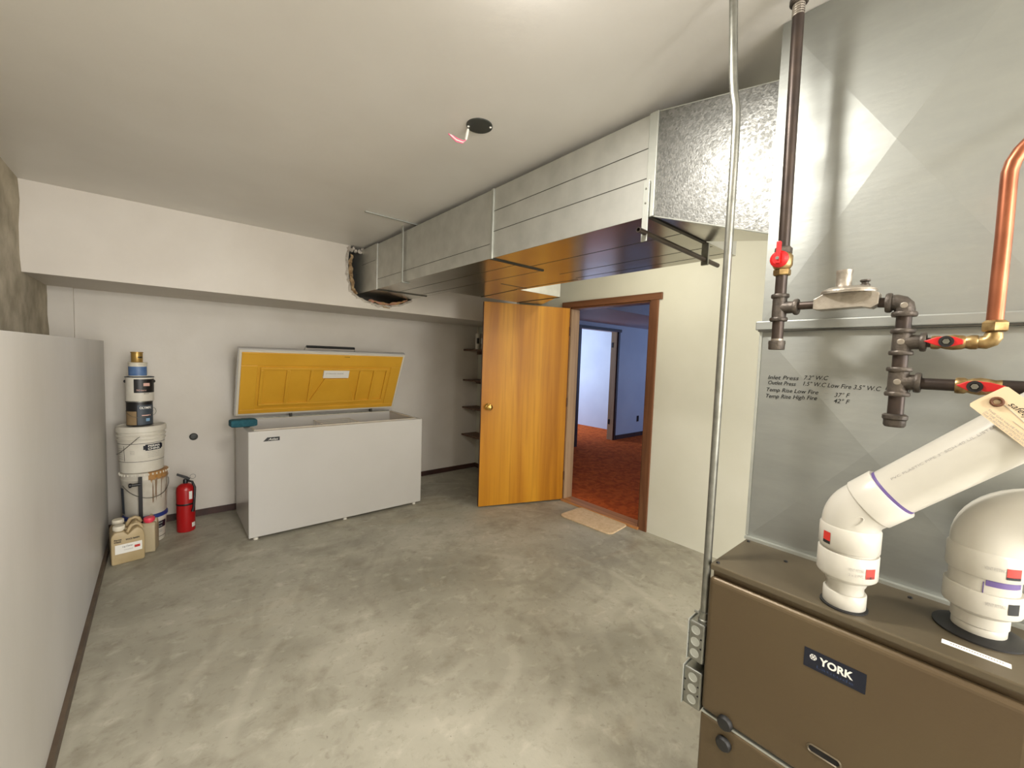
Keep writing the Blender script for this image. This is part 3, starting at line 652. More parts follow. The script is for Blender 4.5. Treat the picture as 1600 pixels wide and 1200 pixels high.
for yy, zz in ((MY, 1.512), (MY, 1.430), (MY, 1.586)):
    MB().lathe([(0.006, 0), (0.006, 0.001), (0.0045, 0.0015)], P(yy, zz, GX-0.0158), (-1, 0, 0), 14).build('foundry_mark', 'alu', gl)
def lever(yc, zc, lo1, hi1, parent, name='valve_handle'):
    b_ = MB(); x = GX-0.026
    b_.prism([P(yc+lo1, zc+0.001, x), P(yc+lo1*0.45, zc+0.0085, x), P(yc, zc+0.0105, x), P(yc-hi1*0.5, zc+0.0085, x), P(yc-hi1, zc+0.003, x), P(yc-hi1, zc-0.005, x), P(yc-hi1*0.5, zc-0.008, x), P(yc, zc-0.0105, x), P(yc+lo1*0.45, zc-0.007, x)], (-0.006, 0, 0))
    h_ = b_.build(name, 'redh', parent, 0.0015)
    MB().lathe([(0.0105, 0), (0.0105, 0.003), (0.006, 0.003), (0.005, 0.001), (0.003, 0.003), (0.0005, 0.003)], P(yc, zc, x-0.006), (-1, 0, 0), 20).build('handle_hub', 'black', h_ if False else parent)
    MB().lathe([(0.0052, 0), (0.0052, 0.0035), (0.0035, 0.0035), (0.0035, 0.002)], P(yc, zc, x-0.0075), (-1, 0, 0), 6).build('handle_nut', 'steel', parent)
# branch valve towards the copper
VZ = 1.511
pipe(P(MY-0.034, VZ), P(0.074, VZ), 0.0095, 'nipple')
v1 = MB().lathe([(0.0125, 0), (0.0135, 0.004), (0.0135, 0.010), (0.0115, 0.014), (0.0135, 0.020), (0.0150, 0.030), (0.0135, 0.042), (0.0115, 0.046), (0.0135, 0.052), (0.0135, 0.060), (0.012, 0.062)], P(0.076, VZ), (0, -1, 0), 16).build('valve_body', 'obrass', gl, smooth=True)
MB().cyl(P(0.054, VZ), P(0.054, VZ, GX-0.027), 0.007, 12).build('valve_stem', 'obrass', v1, smooth=True)
lever(0.054, VZ, 0.031, 0.022, v1)
# lower valve and run to the furnace
LZ = 1.4285
pipe(P(MY-0.032, LZ), P(0.036, LZ), 0.0115, 'pipe')
v2 = MB().lathe([(0.0145, 0), (0.0155, 0.003), (0.0155, 0.012), (0.0130, 0.016), (0.0150, 0.022), (0.0165, 0.032), (0.0145, 0.044), (0.013, 0.05), (0.014, 0.058)], P(0.038, LZ), (0, -1, 0), 16).build('valve_body', 'obrass', gl, smooth=True)
MB().cyl(P(0.0125, LZ), P(0.0125, LZ, GX-0.027), 0.007, 12).build('valve_stem', 'obrass', v2, smooth=True)
lever(0.0125, LZ, 0.024, 0.037, v2)
pipe(P(-0.018, LZ), P(-0.30, LZ), 0.0135, 'pipe')
# copper supply
cu = thing('copper_pipe', 'bare copper tube bending away above the upper red lever valve', 'copper pipe', (GX, 0.003, 1.50))
bo = MB().tube([P(0.014, VZ), P(0.006, VZ-0.0005), P(0.000, VZ+0.003), P(-0.0035, VZ+0.010), P(-0.004, VZ+0.018)], [0.0115, 0.0125, 0.013, 0.0125, 0.011], 16)
bo.build('brass_elbow', 'obrass', cu, smooth=True)
MB().lathe([(0.0155, 0), (0.0185, 0.002), (0.0185, 0.016), (0.0155, 0.019), (0.013, 0.021)], P(-0.004, 1.530), (0, 0, 1), 6).build('flare_nut', 'obrass', cu)
CY = -0.003
path = [P(CY, 1.545), P(CY, 1.70), P(CY+0.001, 1.80), P(CY+0.001, 1.815), P(CY-0.002, 1.832), P(CY-0.010, 1.850), P(CY-0.022, 1.866), P(CY-0.04, 1.880), P(CY-0.07, 1.898), P(CY-0.20, 1.96), P(CY-0.5, 2.08)]
MB().tube(path, 0.0111, 20).build('tube', 'copper', cu, smooth=True)
# tag
k = 1.03/1.10
def TP(y, z, dx=0): return Vector((1.03+dx, y*k, 1.45+(z-1.45)*k))
tg = thing('warning_tag', 'cream card safety tag hanging from the lower red gas valve', 'tag', TP(0.0, 1.41))
v = Vector((-0.068, -0.065))
def T2(a, b): # a along the card, b across from bottom edge, 0..1
    y0, z0 = 0.018, 1.396
    return (y0+v.x*a*1.9-0.039*b, z0+v.y*a*1.9+0.040*b)
card = [T2(0, 0), T2(0, 0.22), T2(0.06, 0.32), T2(0.0, 0.85), T2(0.03, 1), T2(1, 1), T2(1, 0)]
card = [T2(0.02, 0), T2(0, 0.06), T2(0, 0.24), T2(0.02, 0.95), T2(0.04, 1), T2(1, 1), T2(1, 0)]
MB().prism([TP(*c) for c in card], (0.0007, 0, 0)).build('card', 'tag', tg)
ring = arc(TP(*T2(0.10, 0.52), -0.002), 0.0062, 0, 2*math.pi, (0, 1, 0), (0, 0, 1), 20)
MB().tube(ring, 0.0022, 8, cap=False).build('eyelet', 'dooredge', tg, smooth=True)
MB().tube([TP(*T2(0.10, 0.60), -0.002), TP(0.004, 1.421, 0.03), (GX-0.02, 0.010, LZ-0.012)], 0.0009, 6).build('wire', 'dooredge', tg)
dr = Vector((0, v.x, v.y)).normalized(); ur = Vector((0, -0.039, 0.040)).normalized()
def tt(s, a, b, h, wd, m_='greyink', sh=0): text('tag_print', s, m_, tg, TP(*T2(a, b)), dr, ur, h, wd, 0.0003, shear=sh)
tt('safety', 0.16, 0.62, 0.0085, 0.030, 'ink', 0.3)
for i, (s, b1, wd) in enumerate((('THIS GAS VALVE MUST BE LEFT', 0.20, 0.075), ('IN THE OPEN POSITION WHEN', 0.11, 0.070), ('THE FURNACE IS IN SERVICE', 0.03, 0.068))):
    tt(s, 0.12, b1, 0.0030, wd)
tt('DATE TESTED', 0.42, 0.42, 0.003, 0.03); tt('INSPECTED BY', 0.50, 0.62, 0.003, 0.03)
MB().tube([TP(*T2(0.3, 0.36), -0.0004), TP(*T2(0.95, 0.36), -0.0004)], 0.0003, 5).tube([TP(*T2(0.12, 0.58), -0.0004), TP(*T2(0.36, 0.50), -0.0004)], 0.0004, 5).build('ruled_line', 'greyink', tg)
# ================================================================ vents
def stack(root, c, segs, m_='pvc'):
    for nm, z0, prof in segs:
        MB().lathe(prof, (c[0], c[1], z0), (0, 0, 1), 40).build(nm, m_, root, smooth=True)
def sticker(root, c, z, r, az, da, h, m_='redlab'):
    return curved_patch('sticker', m_, root, c, lambda q: r, math.radians(az-da), math.radians(az+da), z, z+h, 0.0008)
c1 = (1.083, 0.163)
vp = thing('vent_pipe', 'white plastic vent pipe with elbow slanting up to the right', 'vent pipe', (c1[0], c1[1], FZ), 'white furnace vent pipes')
MB().lathe([(0.040, 0), (0.040, 0.003), (0.0365, 0.004)], (c1[0], c1[1], FZ), (0, 0, 1), 36).build('gasket', 'rubber', vp)
stack(vp, c1, [('collar', 0.961, [(0.0345, 0), (0.036, 0.002), (0.036, 0.029), (0.0345, 0.031)]),
               ('reducer', 0.992, [(0.031, 0), (0.031, 0.012), (0.034, 0.018), (0.036, 0.026), (0.043, 0.030), (0.0495, 0.036), (0.0505, 0.038), (0.0505, 0.084), (0.049, 0.086)]),
               ('pipe_stub', 1.076, [(0.0455, 0), (0.0455, 0.010)]),
               ('elbow_hub', 1.083, [(0.049, 0), (0.0505, 0.002), (0.0505, 0.044), (0.048, 0.048)])])
RR = 0.062; za = 1.130
pa = [(c1[0], c1[1], za-0.006)] + [tuple(q) for q in arc((c1[0], c1[1]-RR, za), RR, 0, math.pi/4, (0, 1, 0), (0, 0, 1), 10)]
end = Vector(pa[-1]); dd = Vector((0, -math.sin(math.pi/4), math.cos(math.pi/4)))
MB().tube(pa+[end+dd*0.012], 0.0480, 40).build('elbow', 'pvc', vp, smooth=True)
MB().lathe([(0.048, 0), (0.0505, 0.003), (0.0505, 0.046), (0.049, 0.048), (0.0445, 0.048)], end+dd*0.008, dd, 40).build('elbow_hub', 'pvc', vp, smooth=True)
big = MB().lathe([(0.0445, 0), (0.0445, 0.60)], end+dd*0.030, dd, 40, cap=False).build('long_pipe', 'pvc', vp, smooth=True)
MB().lathe([(0.0450, 0), (0.0452, 0.0035), (0.0447, 0.006)], end+dd*0.0555, dd+Vector((0.0, 0, 0)), 40, cap=False).build('primer_ring', 'purple', vp, smooth=True)
# raised oval on the elbow, and the printed line on the pipe
ml = MB(); cO = Vector((c1[0]-0.0468, c1[1]-0.015, 1.152)); a_ = dd; b2_ = Vector((0, a_.z, -a_.y)).normalized()
rO = [cO+a_*0.015*math.cos(t)+b2_*0.0065*math.sin(t) for t in [2*math.pi*i/20 for i in range(21)]]
ml.tube(rO, 0.0009, 6, cap=False).build('moulded_oval', 'pvc', vp, smooth=True)
def onpipe(q):
    s_ = q.x; w_ = q.z; ang = w_/0.0445
    nx = Vector((-1, 0, 0)); ny = dd.cross(nx).normalized()
    if ny.z < 0: ny = -ny
    A_ = math.radians(28)+ang
    return end+dd*(0.06+s_)+(nx*math.cos(A_)+ny*math.sin(A_))*0.0449
text('pipe_print', 'PVC PLASTIC PIPE 3" SCH 40 UL LISTED VENT', 'greyink', vp, (0.02, 0, 0), (1, 0, 0), (0, 0, 1), 0.0042, 0.20, 0, onpipe)
st = sticker(vp, c1, 1.098, 0.0505, 188.6-44, 9, 0.018); sticker(vp, c1, 1.092, 0.0505, 188.6-44, 9, 0.006, 'ink')
sticker(vp, c1, 1.040, 0.0505, 188.6+47, 11, 0.020); sticker(vp, c1, 1.040, 0.0505, 188.6+47, 10, 0.005, 'ink')
curved_text('sticker_print', 'VENT FITTING', 'greyink', vp, c1, lambda z: 0.0505, math.radians(188.6+18), 1.052, 0.006, 0.026, 0.001)
curved_text('sticker_print', '3 x 2 PVC', 'greyink', vp, c1, lambda z: 0.0505, math.radians(188.6+18), 1.042, 0.005, 0.024, 0.001)
c2_ = (1.180, -0.023)
vq = thing('vent_pipe', 'white plastic vent pipe on a black ring at the far right edge', 'vent pipe', (c2_[0], c2_[1], FZ), 'white furnace vent pipes')
MB().lathe([(0.062, 0), (0.062, 0.003), (0.054, 0.006), (0.046, 0.008), (0.040, 0.009)], (c2_[0]+0.004, c2_[1], FZ), (0, 0, 1), 40).build('gasket', 'rubber', vq, smooth=True)
stack(vq, c2_, [('collar', 0.964, [(0.035, 0), (0.0365, 0.002), (0.0365, 0.016), (0.035, 0.018)]),
                ('reducer', 0.981, [(0.036, 0), (0.0385, 0.002), (0.0385, 0.022), (0.044, 0.026), (0.0510, 0.031), (0.052, 0.033), (0.052, 0.070), (0.0505, 0.072)]),
                ('pipe_stub', 1.050, [(0.0465, 0), (0.0465, 0.034)]),
                ('elbow_hub', 1.080, [(0.0505, 0), (0.052, 0.002), (0.052, 0.044), (0.049, 0.048)])])
pa = [(c2_[0], c2_[1], 1.12)] + [tuple(q) for q in arc((c2_[0], c2_[1]-0.068, 1.135), 0.068, 0, R90, (0, 1, 0), (0, 0, 1), 12)]
MB().tube(pa+[(c2_[0], c2_[1]-0.10, 1.203)], 0.0490, 40).build('elbow', 'pvc', vq, smooth=True)
MB().lathe([(0.0495, 0), (0.052, 0.002), (0.052, 0.05)], (c2_[0], c2_[1]-0.085, 1.203), (0, -1, 0), 40).build('elbow_hub', 'pvc', vq, smooth=True)
MB().lathe([(0.0445, 0), (0.0445, 0.5)], (c2_[0], c2_[1]-0.13, 1.203), (0, -1, 0), 40).build('long_pipe', 'pvc', vq, smooth=True)
az2 = 180+math.degrees(math.atan2(-0.023, 1.18))
sticker(vq, c2_, 1.092, 0.052, az2+42, 12, 0.016); sticker(vq, c2_, 1.088, 0.052, az2+42, 12, 0.005, 'ink')
sticker(vq, c2_, 1.024, 0.052, az2+48, 10, 0.020, 'ink')
curved_text('sticker_print', 'VENT FITTING', 'greyink', vq, c2_, lambda z: 0.052, math.radians(az2+14), 1.100, 0.006, 0.026, 0.001)
curved_text('sticker_print', 'VENT FITTING', 'greyink', vq, c2_, lambda z: 0.052, math.radians(az2+20), 1.034, 0.006, 0.026, 0.001)
curved_patch('primer_smear', 'purple', vq, c2_, lambda z: 0.0465, math.radians(az2+4), math.radians(az2+70), 1.068, 1.080, 0.0006)
MB().box((c2_[0]-0.0472, c2_[1]-0.0006, 1.052), (c2_[0]-0.0462, c2_[1]+0.0008, 1.074)).build('primer_smear', 'purple', vq)
# ================================================================ conduit and boxes
cd = thing('electrical_conduit', 'thin bare steel conduit running from the ceiling down beside the furnace', 'conduit', (1.05, 0.437, 0.8))
CX = 1.052
MB().tube([(CX, 0.459, CEIL), (CX, 0.450, 2.22), (CX, 0.445, 2.14), (CX, 0.441, 2.105), (CX, 0.4345, 2.07), (CX, 0.432, 2.03), (CX, 0.431, 1.95), (CX, 0.431, 0.81)], 0.0095, 18).build('conduit_tube', 'steel', cd, smooth=True)
cn = MB().lathe([(0.0135, 0), (0.0135, 0.006), (0.0115, 0.008), (0.0115, 0.026), (0.0125, 0.027)], (CX, 0.431, 0.792), (0, 0, 1), 14).build('connector', 'steel', cd, smooth=True)
MB().cyl((CX, 0.4425, 0.808), (CX, 0.455, 0.808), 0.003, 8).build('set_screw', 'steel', cn)
def jbox(z0, z1, x0, lab, y1=0.462):
    j = thing('junction_box', lab, 'junction box', (x0+0.05, 0.44, z0), 'steel junction boxes on the furnace side')
    bx = box('box_body', 'steel', (x0, 0.418, z0), (x0+0.10, y1, z1), j, 0.004)
    box('cover_plate', 'cleat', (x0-0.004, y1, z0-0.003), (x0+0.104, y1+0.0025, z1+0.003), j, 0.001)
    for q in (0.2, 0.5, 0.8):
        MB().lathe([(0.0115, 0), (0.0115, 0.0006), (0.0095, 0.0006), (0.0093, 0.0001)], (x0, 0.440, z0+(z1-z0)*q), (-1, 0, 0), 20).build('knockout', 'cleat', bx)
    for q, yy in ((0.38, 0.425), (0.62, 0.4255), (0.35, 0.459), (0.65, 0.459)):
        MB().lathe([(0.0022, 0), (0.0022, 0.001)], (x0, yy, z0+(z1-z0)*q), (-1, 0, 0), 8).build('screw_hole', 'dark', bx)
    for q in (0.25, 0.75):
        MB().lathe([(0.004, 0), (0.003, 0.003)], (x0+0.01, y1+0.0025, z0+(z1-z0)*q), (0, 1, 0), 8).build('cover_screw', 'black', bx)
jbox(0.690, 0.792, 1.030, 'square steel junction box at the foot of the conduit, upper of two', 0.4575)
jbox(0.565, 0.665, 1.030, 'square steel junction box beside the furnace, lower of two', 0.4635)
MB().cyl((1.075, 0.44, 0.664), (1.075, 0.44, 0.692), 0.012, 12).build('coupling', 'steel', cd, smooth=True)
# ================================================================ chest freezer
fz = thing('chest_freezer', 'white chest freezer with its lid propped open showing a mustard yellow liner', 'freezer', (1.2, 3.88, 0))
X0, X1, YF, YR, ZT = 0.482, 1.917, 3.54, 4.225, 0.838
wt = 0.055
b_ = MB()
O = [(X0, YF), (X1, YF), (X1, YR), (X0, YR)]; I = [(X0+wt, YF+wt), (X1-wt, YF+wt), (X1-wt, YR-wt), (X0+wt, YR-wt)]
vs = [(x, y, 0.022) for x, y in O]+[(x, y, ZT) for x, y in O]+[(x, y, ZT) for x, y in I]+[(x, y, 0.25) for x, y in I]
fs = [(3, 2, 1, 0)]+[(k, (k+1) % 4, (k+1) % 4+4, k+4) for k in range(4)]+[(k+4, (k+1) % 4+4, (k+1) % 4+8, k+8) for k in range(4)]+[(k+8, (k+1) % 4+8, (k+1) % 4+12, k+12) for k in range(4)]+[(12, 13, 14, 15)]
b_.add(vs, fs)
fb = b_.build('cabinet', 'freez', fz, 0.006, seg=3)
# liner rim and inner divider
rimb = MB()
for (a, b2) in (((X0+wt-0.012, YF+wt-0.012), (X1-wt+0.012, YF+wt)), ((X0+wt-0.012, YR-wt), (X1-wt+0.012, YR-wt+0.012)), ((X0+wt-0.012, YF+wt), (X0+wt, YR-wt)), ((X1-wt, YF+wt), (X1-wt+0.012, YR-wt))):
    rimb.box((a[0], a[1], ZT), (b2[0], b2[1], ZT+0.005))
rimb.build('liner_rim', 'frin', fz, 0.001)
bk = MB()
for x in (1.10, 1.42):
    bk.tube([(x, YF+wt+0.005, 0.80), (x, YR-wt-0.005, 0.80)], 0.003, 6)
for y in (3.75, 3.85, 3.95, 4.05, 4.14): bk.tube([(1.10, y, 0.80), (1.42, y, 0.80)], 0.0022, 6); bk.tube([(1.10, y, 0.80), (1.10, y, 0.62), (1.42, y, 0.62), (1.42, y, 0.80)], 0.002, 6)
bk.build('wire_basket', 'frin', fz)
for x in (X0+0.05, 1.20, X1-0.06): MB().lathe([(0.018, 0), (0.018, 0.010), (0.012, 0.022)], (x, YF+0.03, 0), (0, 0, 1), 14).build('foot', 'pail', fz, smooth=True)
for x in (X0+0.05, X1-0.06): MB().lathe([(0.018, 0), (0.018, 0.010), (0.012, 0.022)], (x, YR-0.05, 0), (0, 0, 1), 14).build('foot', 'pail', fz, smooth=True)
by = YF-0.0012
bd2 = MB().prism([(0.578, by, 0.757), (0.690, by, 0.757), (0.690, by, 0.786), (0.606, by, 0.786)], (0, 0.0012, 0)).build('badge', 'black', fz)
text('badge_lettering', 'Atlas', 'white', bd2, (0.612, by, 0.763), (1, 0, 0), (0, 0, 1), 0.016, 0.066, shear=0.3)
# lid, leaning forward from its hinge at the back
yb_, zb_ = 4.225, 0.868; U = Vector((0, -0.30, 0.617)).normalized(); Nn = Vector((0, -U.z, U.y)); LH = 0.655
lx0, lx1 = 0.472, 1.925
def LP(x, v_, d=0): return Vector((x, yb_, zb_))+U*v_+Nn*d      # d > 0 towards the room
def lprism(pts, d0, d1, b): b.prism([LP(x, v_, d0) for x, v_ in pts], Nn*(d1-d0)); return b
ld = lprism([(lx0, 0), (lx1, 0), (lx1, LH), (lx0, LH)], -0.045, 0.0, MB()).build('lid', 'freez', fz, 0.006, seg=3)
gk = MB()
for r_ in (((lx0+0.008, 0.008), (lx1-0.008, 0.026)), ((lx0+0.008, LH-0.026), (lx1-0.008, LH-0.008)), ((lx0+0.008, 0.026), (lx0+0.026, LH-0.026)), ((lx1-0.026, 0.026), (lx1-0.008, LH-0.026))):
    (xa, va), (xb, vb) = r_; lprism([(xa, va), (xb, va), (xb, vb), (xa, vb)], 0, 0.009, gk)
gk.build('lid_gasket', 'frin', ld, 0.002)
ya0, ya1, va0, va1 = lx0+0.026, lx1-0.026, 0.026, LH-0.026; WX = ya1-ya0; HV = va1-va0
def q_(u, v_): return (ya0+WX*u, va0+HV*v_)
ln = MB(); lprism([q_(0, 0), q_(1, 0), q_(1, 1), q_(0, 1)], 0, 0.003, ln)
def rect(u0, v0, u1, v1, d=0.016, b=None): return lprism([q_(u0, v0), q_(u1, v0), q_(u1, v1), q_(u0, v1)], 0.0025, d, b if b is not None else ln)
lno = ln.build('lid_liner', 'yellow', ld)
fr = MB()
rect(0.0, 0.80, 1.0, 1.0, 0.013, fr); rect(0.0, 0.0, 1.0, 0.07, 0.013, fr); rect(0.0, 0.07, 0.085, 0.80, 0.013, fr); rect(0.925, 0.07, 1.0, 0.80, 0.013, fr)
fr.build('liner_border', 'yellow', ld, 0.006)
fr = MB()
rect(0.10, 0.13, 0.90, 0.17, 0.022, fr); rect(0.10, 0.73, 0.91, 0.77, 0.018, fr)
for a, b3 in ((0.10, 0.118), (0.243, 0.263), (0.383, 0.40), (0.70, 0.722), (0.800, 0.822), (0.893, 0.91)): rect(a, 0.17, b3, 0.73, 0.020, fr)
fr.build('liner_rib', 'yellow', ld, 0.004)
lprism([q_(0.395, 0.17), q_(0.69, 0.17), q_(0.625, 0.58), q_(0.475, 0.58)], 0.002, 0.020, MB()).build('liner_boss', 'yellow', ld, 0.004)
lb = lprism([q_(0.462, 0.60), q_(0.628, 0.60), q_(0.628, 0.73), q_(0.462, 0.73)], 0.002, 0.021, MB()).build('lid_label', 'white', ld, 0.001)
text('label_print', 'STORAGE GUIDE', 'greyink', lb, LP(q_(0.475, 0)[0], va0+HV*0.67, 0.0212), (1, 0, 0), U, 0.014, 0.16)
MB().tube([LP(1.30, LH-0.045, 0.010), LP(1.36, LH-0.045, 0.012)], 0.003, 6).build('latch_slot', 'dark', ld)
hb_ = MB()
hb_.tube([LP(0.965, LH-0.002, -0.02), LP(0.970, LH+0.035, -0.012), LP(1.400, LH+0.035, -0.012), LP(1.405, LH-0.002, -0.02)], 0.004, 8)
hb_.build('handle_bracket', 'steel', ld, smooth=True)
lprism([(0.975, LH+0.028), (1.398, LH+0.028), (1.398, LH+0.046), (0.975, LH+0.046)], -0.022, 0.0, MB()).build('handle', 'black', ld, 0.003)
for x in (0.90, 1.66): MB().box((x, YR-0.03, ZT-0.002), (x+0.022, YR+0.01, ZT+0.036)).build('hinge', 'seam', fz, 0.002)
MB().box((X0+0.04, YR-0.01, ZT), (X1-0.04, YR, ZT+0.012)).build('hinge_rail', 'steel', fz)
# teal foam bar on the freezer's left rim
sp = bmesh.new(); me = bpy.data.meshes.new('foam_bar'); bmesh.ops.create_cube(sp, size=1)
bmesh.ops.subdivide_edges(sp, edges=sp.edges, cuts=4, use_grid_fill=True)
for v_ in sp.verts: v_.co = Vector((v_.co.x*0.20, v_.co.y*0.10, v_.co.z*0.058)) * (1-0.10*(abs(v_.co.x)*2)**6)
for f in sp.faces: f.smooth = True
sp.to_mesh(me); sp.free(); me.materials.append(MT['teal']); fo = bpy.data.objects.new('foam_bar', me); COL.objects.link(fo)
fo.location = (0.485, 3.80, 0.838+0.0345); fo.rotation_euler = (0, 0, 0.08)
sb = fo.modifiers.new('bevel', 'BEVEL'); sb.width = 0.014; sb.segments = 3; sb.limit_method = 'ANGLE'
tag(fo, 'dusty teal foam bar lying across the left rim of the freezer', 'sponge')
# ================================================================ pails and cans in the left corner
G = 'pails and cans stacked in the corner'
def rfun(r0, r1, z0, z1): return lambda z: r0+(r1-r0)*(z-z0)/(z1-z0)
def radhit(c, rz, px, z):      # not used for placement of whole things
    return 0
# bottom pail with blue lid
c = (-0.105, 4.03)
p1 = thing('pail', 'short white pail with a dark blue lid rim, bottom of the corner stack', 'bucket', (c[0], c[1], 0), G)
MB().lathe([(0.108, 0), (0.110, 0.003), (0.119, 0.16), (0.122, 0.165), (0.122, 0.19)], (c[0], c[1], 0), (0, 0, 1), 40).build('body', 'pail', p1, smooth=True)
MB().lathe([(0.122, 0.186), (0.129, 0.188), (0.129, 0.206), (0.124, 0.213), (0.0, 0.213)], (c[0], c[1], 0), (0, 0, 1), 40, cap=False).build('lid', 'bluerim', p1, smooth=True)
rf = rfun(0.110, 0.119, 0.003, 0.16)
lab = curved_patch('label', 'navy', p1, c, rf, math.radians(-95), math.radians(-20), 0.098, 0.150)
curved_text('label_print', 'ACRYLIC CAULKING SEALANT', 'white', lab, c, rf, math.radians(-65), 0.130, 0.010, 0.12)
curved_text('label_print', 'READY MIXED COMPOUND', 'white', lab, c, rf, math.radians(-65), 0.108, 0.008, 0.11)
for z in (0.080, 0.072, 0.064): curved_patch('label_line', 'greyink', p1, c, rf, math.radians(-92), math.radians(-35), z, z+0.003)
curved_patch('label_line', 'ink', p1, c, rf, math.radians(-130), math.radians(-15), 0.030, 0.034)
# stained pail (built about its own origin so that the stain sits on it)
c = (-0.105, 4.04); Z = 0.213
p2 = thing('pail', 'white pail with amber varnish drips running down its right side', 'bucket', (c[0], c[1], Z), G)
MB().lathe([(0.120, 0), (0.122, 0.003), (0.131, 0.26), (0.134, 0.265), (0.134, 0.275), (0.131, 0.278), (0.133, 0.300), (0.1365, 0.303), (0.1365, 0.315), (0.131, 0.320), (0.0, 0.320)], (c[0], c[1], Z), (0, 0, 1), 44, cap=False).build('body', 'stain', p2, smooth=True)
rm = MB()
for k in range(36):
    a = 2*math.pi*k/36; rr = 0.1385
    rm.lathe([(0.004, 0), (0.0045, 0.010), (0.003, 0.014)], (c[0]+rr*math.cos(a), c[1]+rr*math.sin(a), Z+0.302), (0, 0, 1), 6)
rm.build('lid_tabs', 'pail', p2)['kind'] = 'stuff'
MB().tube([(c[0]+0.136*math.cos(math.radians(t)), c[1]+0.142*math.sin(math.radians(t)), Z+0.235-0.10*math.sin(math.radians((t+150)*180/160))) for t in range(-150, 11, 8)], 0.0025, 6).build('wire_handle', 'steel', p2, smooth=True)
rf2 = rfun(0.122+0.002, 0.133, Z, Z+0.30)
curved_patch('label', 'canslate', p2, c, rf2, math.radians(-178), math.radians(-150), Z+0.02, Z+0.21)
# paint stick standing against it
ps = thing('pry_bar', 'dark flat bar leaning upright against the stained pail', 'bar', (-0.125, 3.885, 0.0))
MB().box((-0.137, 3.884, 0.004), (-0.115, 3.890, 0.515)).build('bar', 'canblack', ps, 0.001)
MB().cyl((-0.127, 3.887, 0.462), (-0.176, 3.882, 0.462), 0.011, 12).lathe([(0.011, 0), (0.016, 0.004), (0.016, 0.014), (0.01, 0.018)], (-0.170, 3.882, 0.462), (-1, 0, 0), 14).build('bar_knob', 'black', ps, smooth=True)
# upper white pail
c = (-0.118, 4.04); Z = 0.535
p3 = thing('pail', 'white pail with black lettering and wire handle, below the paint cans', 'bucket', (c[0], c[1], Z), G)
MB().lathe([(0.118, 0), (0.121, 0.003), (0.131, 0.235), (0.138, 0.238), (0.138, 0.243), (0.1305, 0.246), (0.131, 0.262), (0.1385, 0.265), (0.1385, 0.271), (0.1305, 0.274), (0.131, 0.292), (0.141, 0.296), (0.141, 0.330), (0.136, 0.336), (0.128, 0.336), (0.126, 0.330), (0.0, 0.330)], (c[0], c[1], Z), (0, 0, 1), 48, cap=False).build('body', 'pail', p3, smooth=True)
rf3 = rfun(0.121, 0.131, Z+0.003, Z+0.235)
for z in (0.082, 0.213): curved_patch('label_line', 'ink', p3, c, rf3, math.radians(-175), math.radians(-5), Z+z, Z+z+0.003, 0.0008, 30)
curved_patch('label_line', 'ink', p3, c, rf3, math.radians(-136), math.radians(-134.5), Z+0.09, Z+0.20, 0.0008, 2)
lab = curved_patch('label', 'navy', p3, c, rf3, math.radians(-80), math.radians(-33), Z+0.160, Z+0.206)
curved_patch('label', 'navy', p3, c, rf3, math.radians(-85), math.radians(-28), Z+0.168, Z+0.198)
curved_text('label_lettering', 'PERMA', 'white', lab, c, rf3, math.radians(-56.5), Z+0.1855, 0.014, 0.078, 0.0022, thick=0.03)
curved_text('label_lettering', 'CHINK', 'white', lab, c, rf3, math.radians(-56.5), Z+0.166, 0.014, 0.078, 0.0022, thick=0.03)
for i, s in enumerate(('WOOD FINISHING SYSTEM', 'LOG HOME SEALANT', 'NET CONTENTS FIVE GALLONS', 'KEEP FROM FREEZING')):
    curved_text('label_print', s, 'greyink', p3, c, rf3, math.radians(-57), Z+0.145-0.012*i, 0.006, 0.085 if i == 0 else 0.075)
for i, s in enumerate(('NATURAL', 'BEIGE', 'MIX')):
    curved_text('label_print', s, 'greyink', p3, c, rf3, math.radians(-112), Z+0.160-0.011*i, 0.006, 0.026)
for i in range(6): curved_patch('label_line', 'greyink', p3, c, rf3, math.radians(-160), math.radians(-140), Z+0.105+0.015*i, Z+0.108+0.015*i, 0.0008, 5)
MB().tube([(c[0]-0.134, c[1]-0.03, Z+0.135), (c[0]-0.118, c[1]-0.080, Z+0.150), (c[0]-0.075, c[1]-0.120, Z+0.195), (c[0]-0.02, c[1]-0.139, Z+0.255), (c[0]-0.005, c[1]-0.139, Z+0.268)], 0.0024, 6).build('wire_handle', 'steel', p3, smooth=True)
# cans
def can(c, z, r, h, body, lab_, name='paint_can', rim='steel', g=G):
    t = thing(name, lab_, 'can', (c[0], c[1], z), g)
    MB().lathe([(r, 0), (r+0.002, 0.002), (r, 0.005), (r, h-0.006), (r+0.0025, h-0.004), (r+0.0025, h), (r-0.004, h+0.001), (r-0.006, h-0.003), (0, h-0.003)], (c[0], c[1], z), (0, 0, 1), 36, cap=False).build('body', body, t, smooth=True)
    MB().lathe([(r+0.0008, h-0.004), (r+0.0035, h-0.003), (r+0.0035, h+0.001), (r-0.004, h+0.002), (r-0.006, h-0.002), (0.0, h-0.002)], (c[0], c[1], z), (0, 0, 1), 36, cap=False).build('rim', rim, t, smooth=True)
    return t
Z = 0.872; c = (-0.125, 4.04); R0 = lambda z: 0.0735
k1 = can(c, Z, 0.0735, 0.175, 'canblack', 'black and tan paint can, lowest of the cans on the white pail')
curved_patch('label', 'cantan', k1, c, R0, math.radians(-165), math.radians(-102), Z+0.006, Z+0.105)
curved_patch('label', 'canslate', k1, c, R0, math.radians(-98), math.radians(-10), Z+0.006, Z+0.150)
curved_patch('label', 'lightblue', k1, c, lambda z: 0.0738, math.radians(-62), math.radians(-42), Z+0.03, Z+0.052)
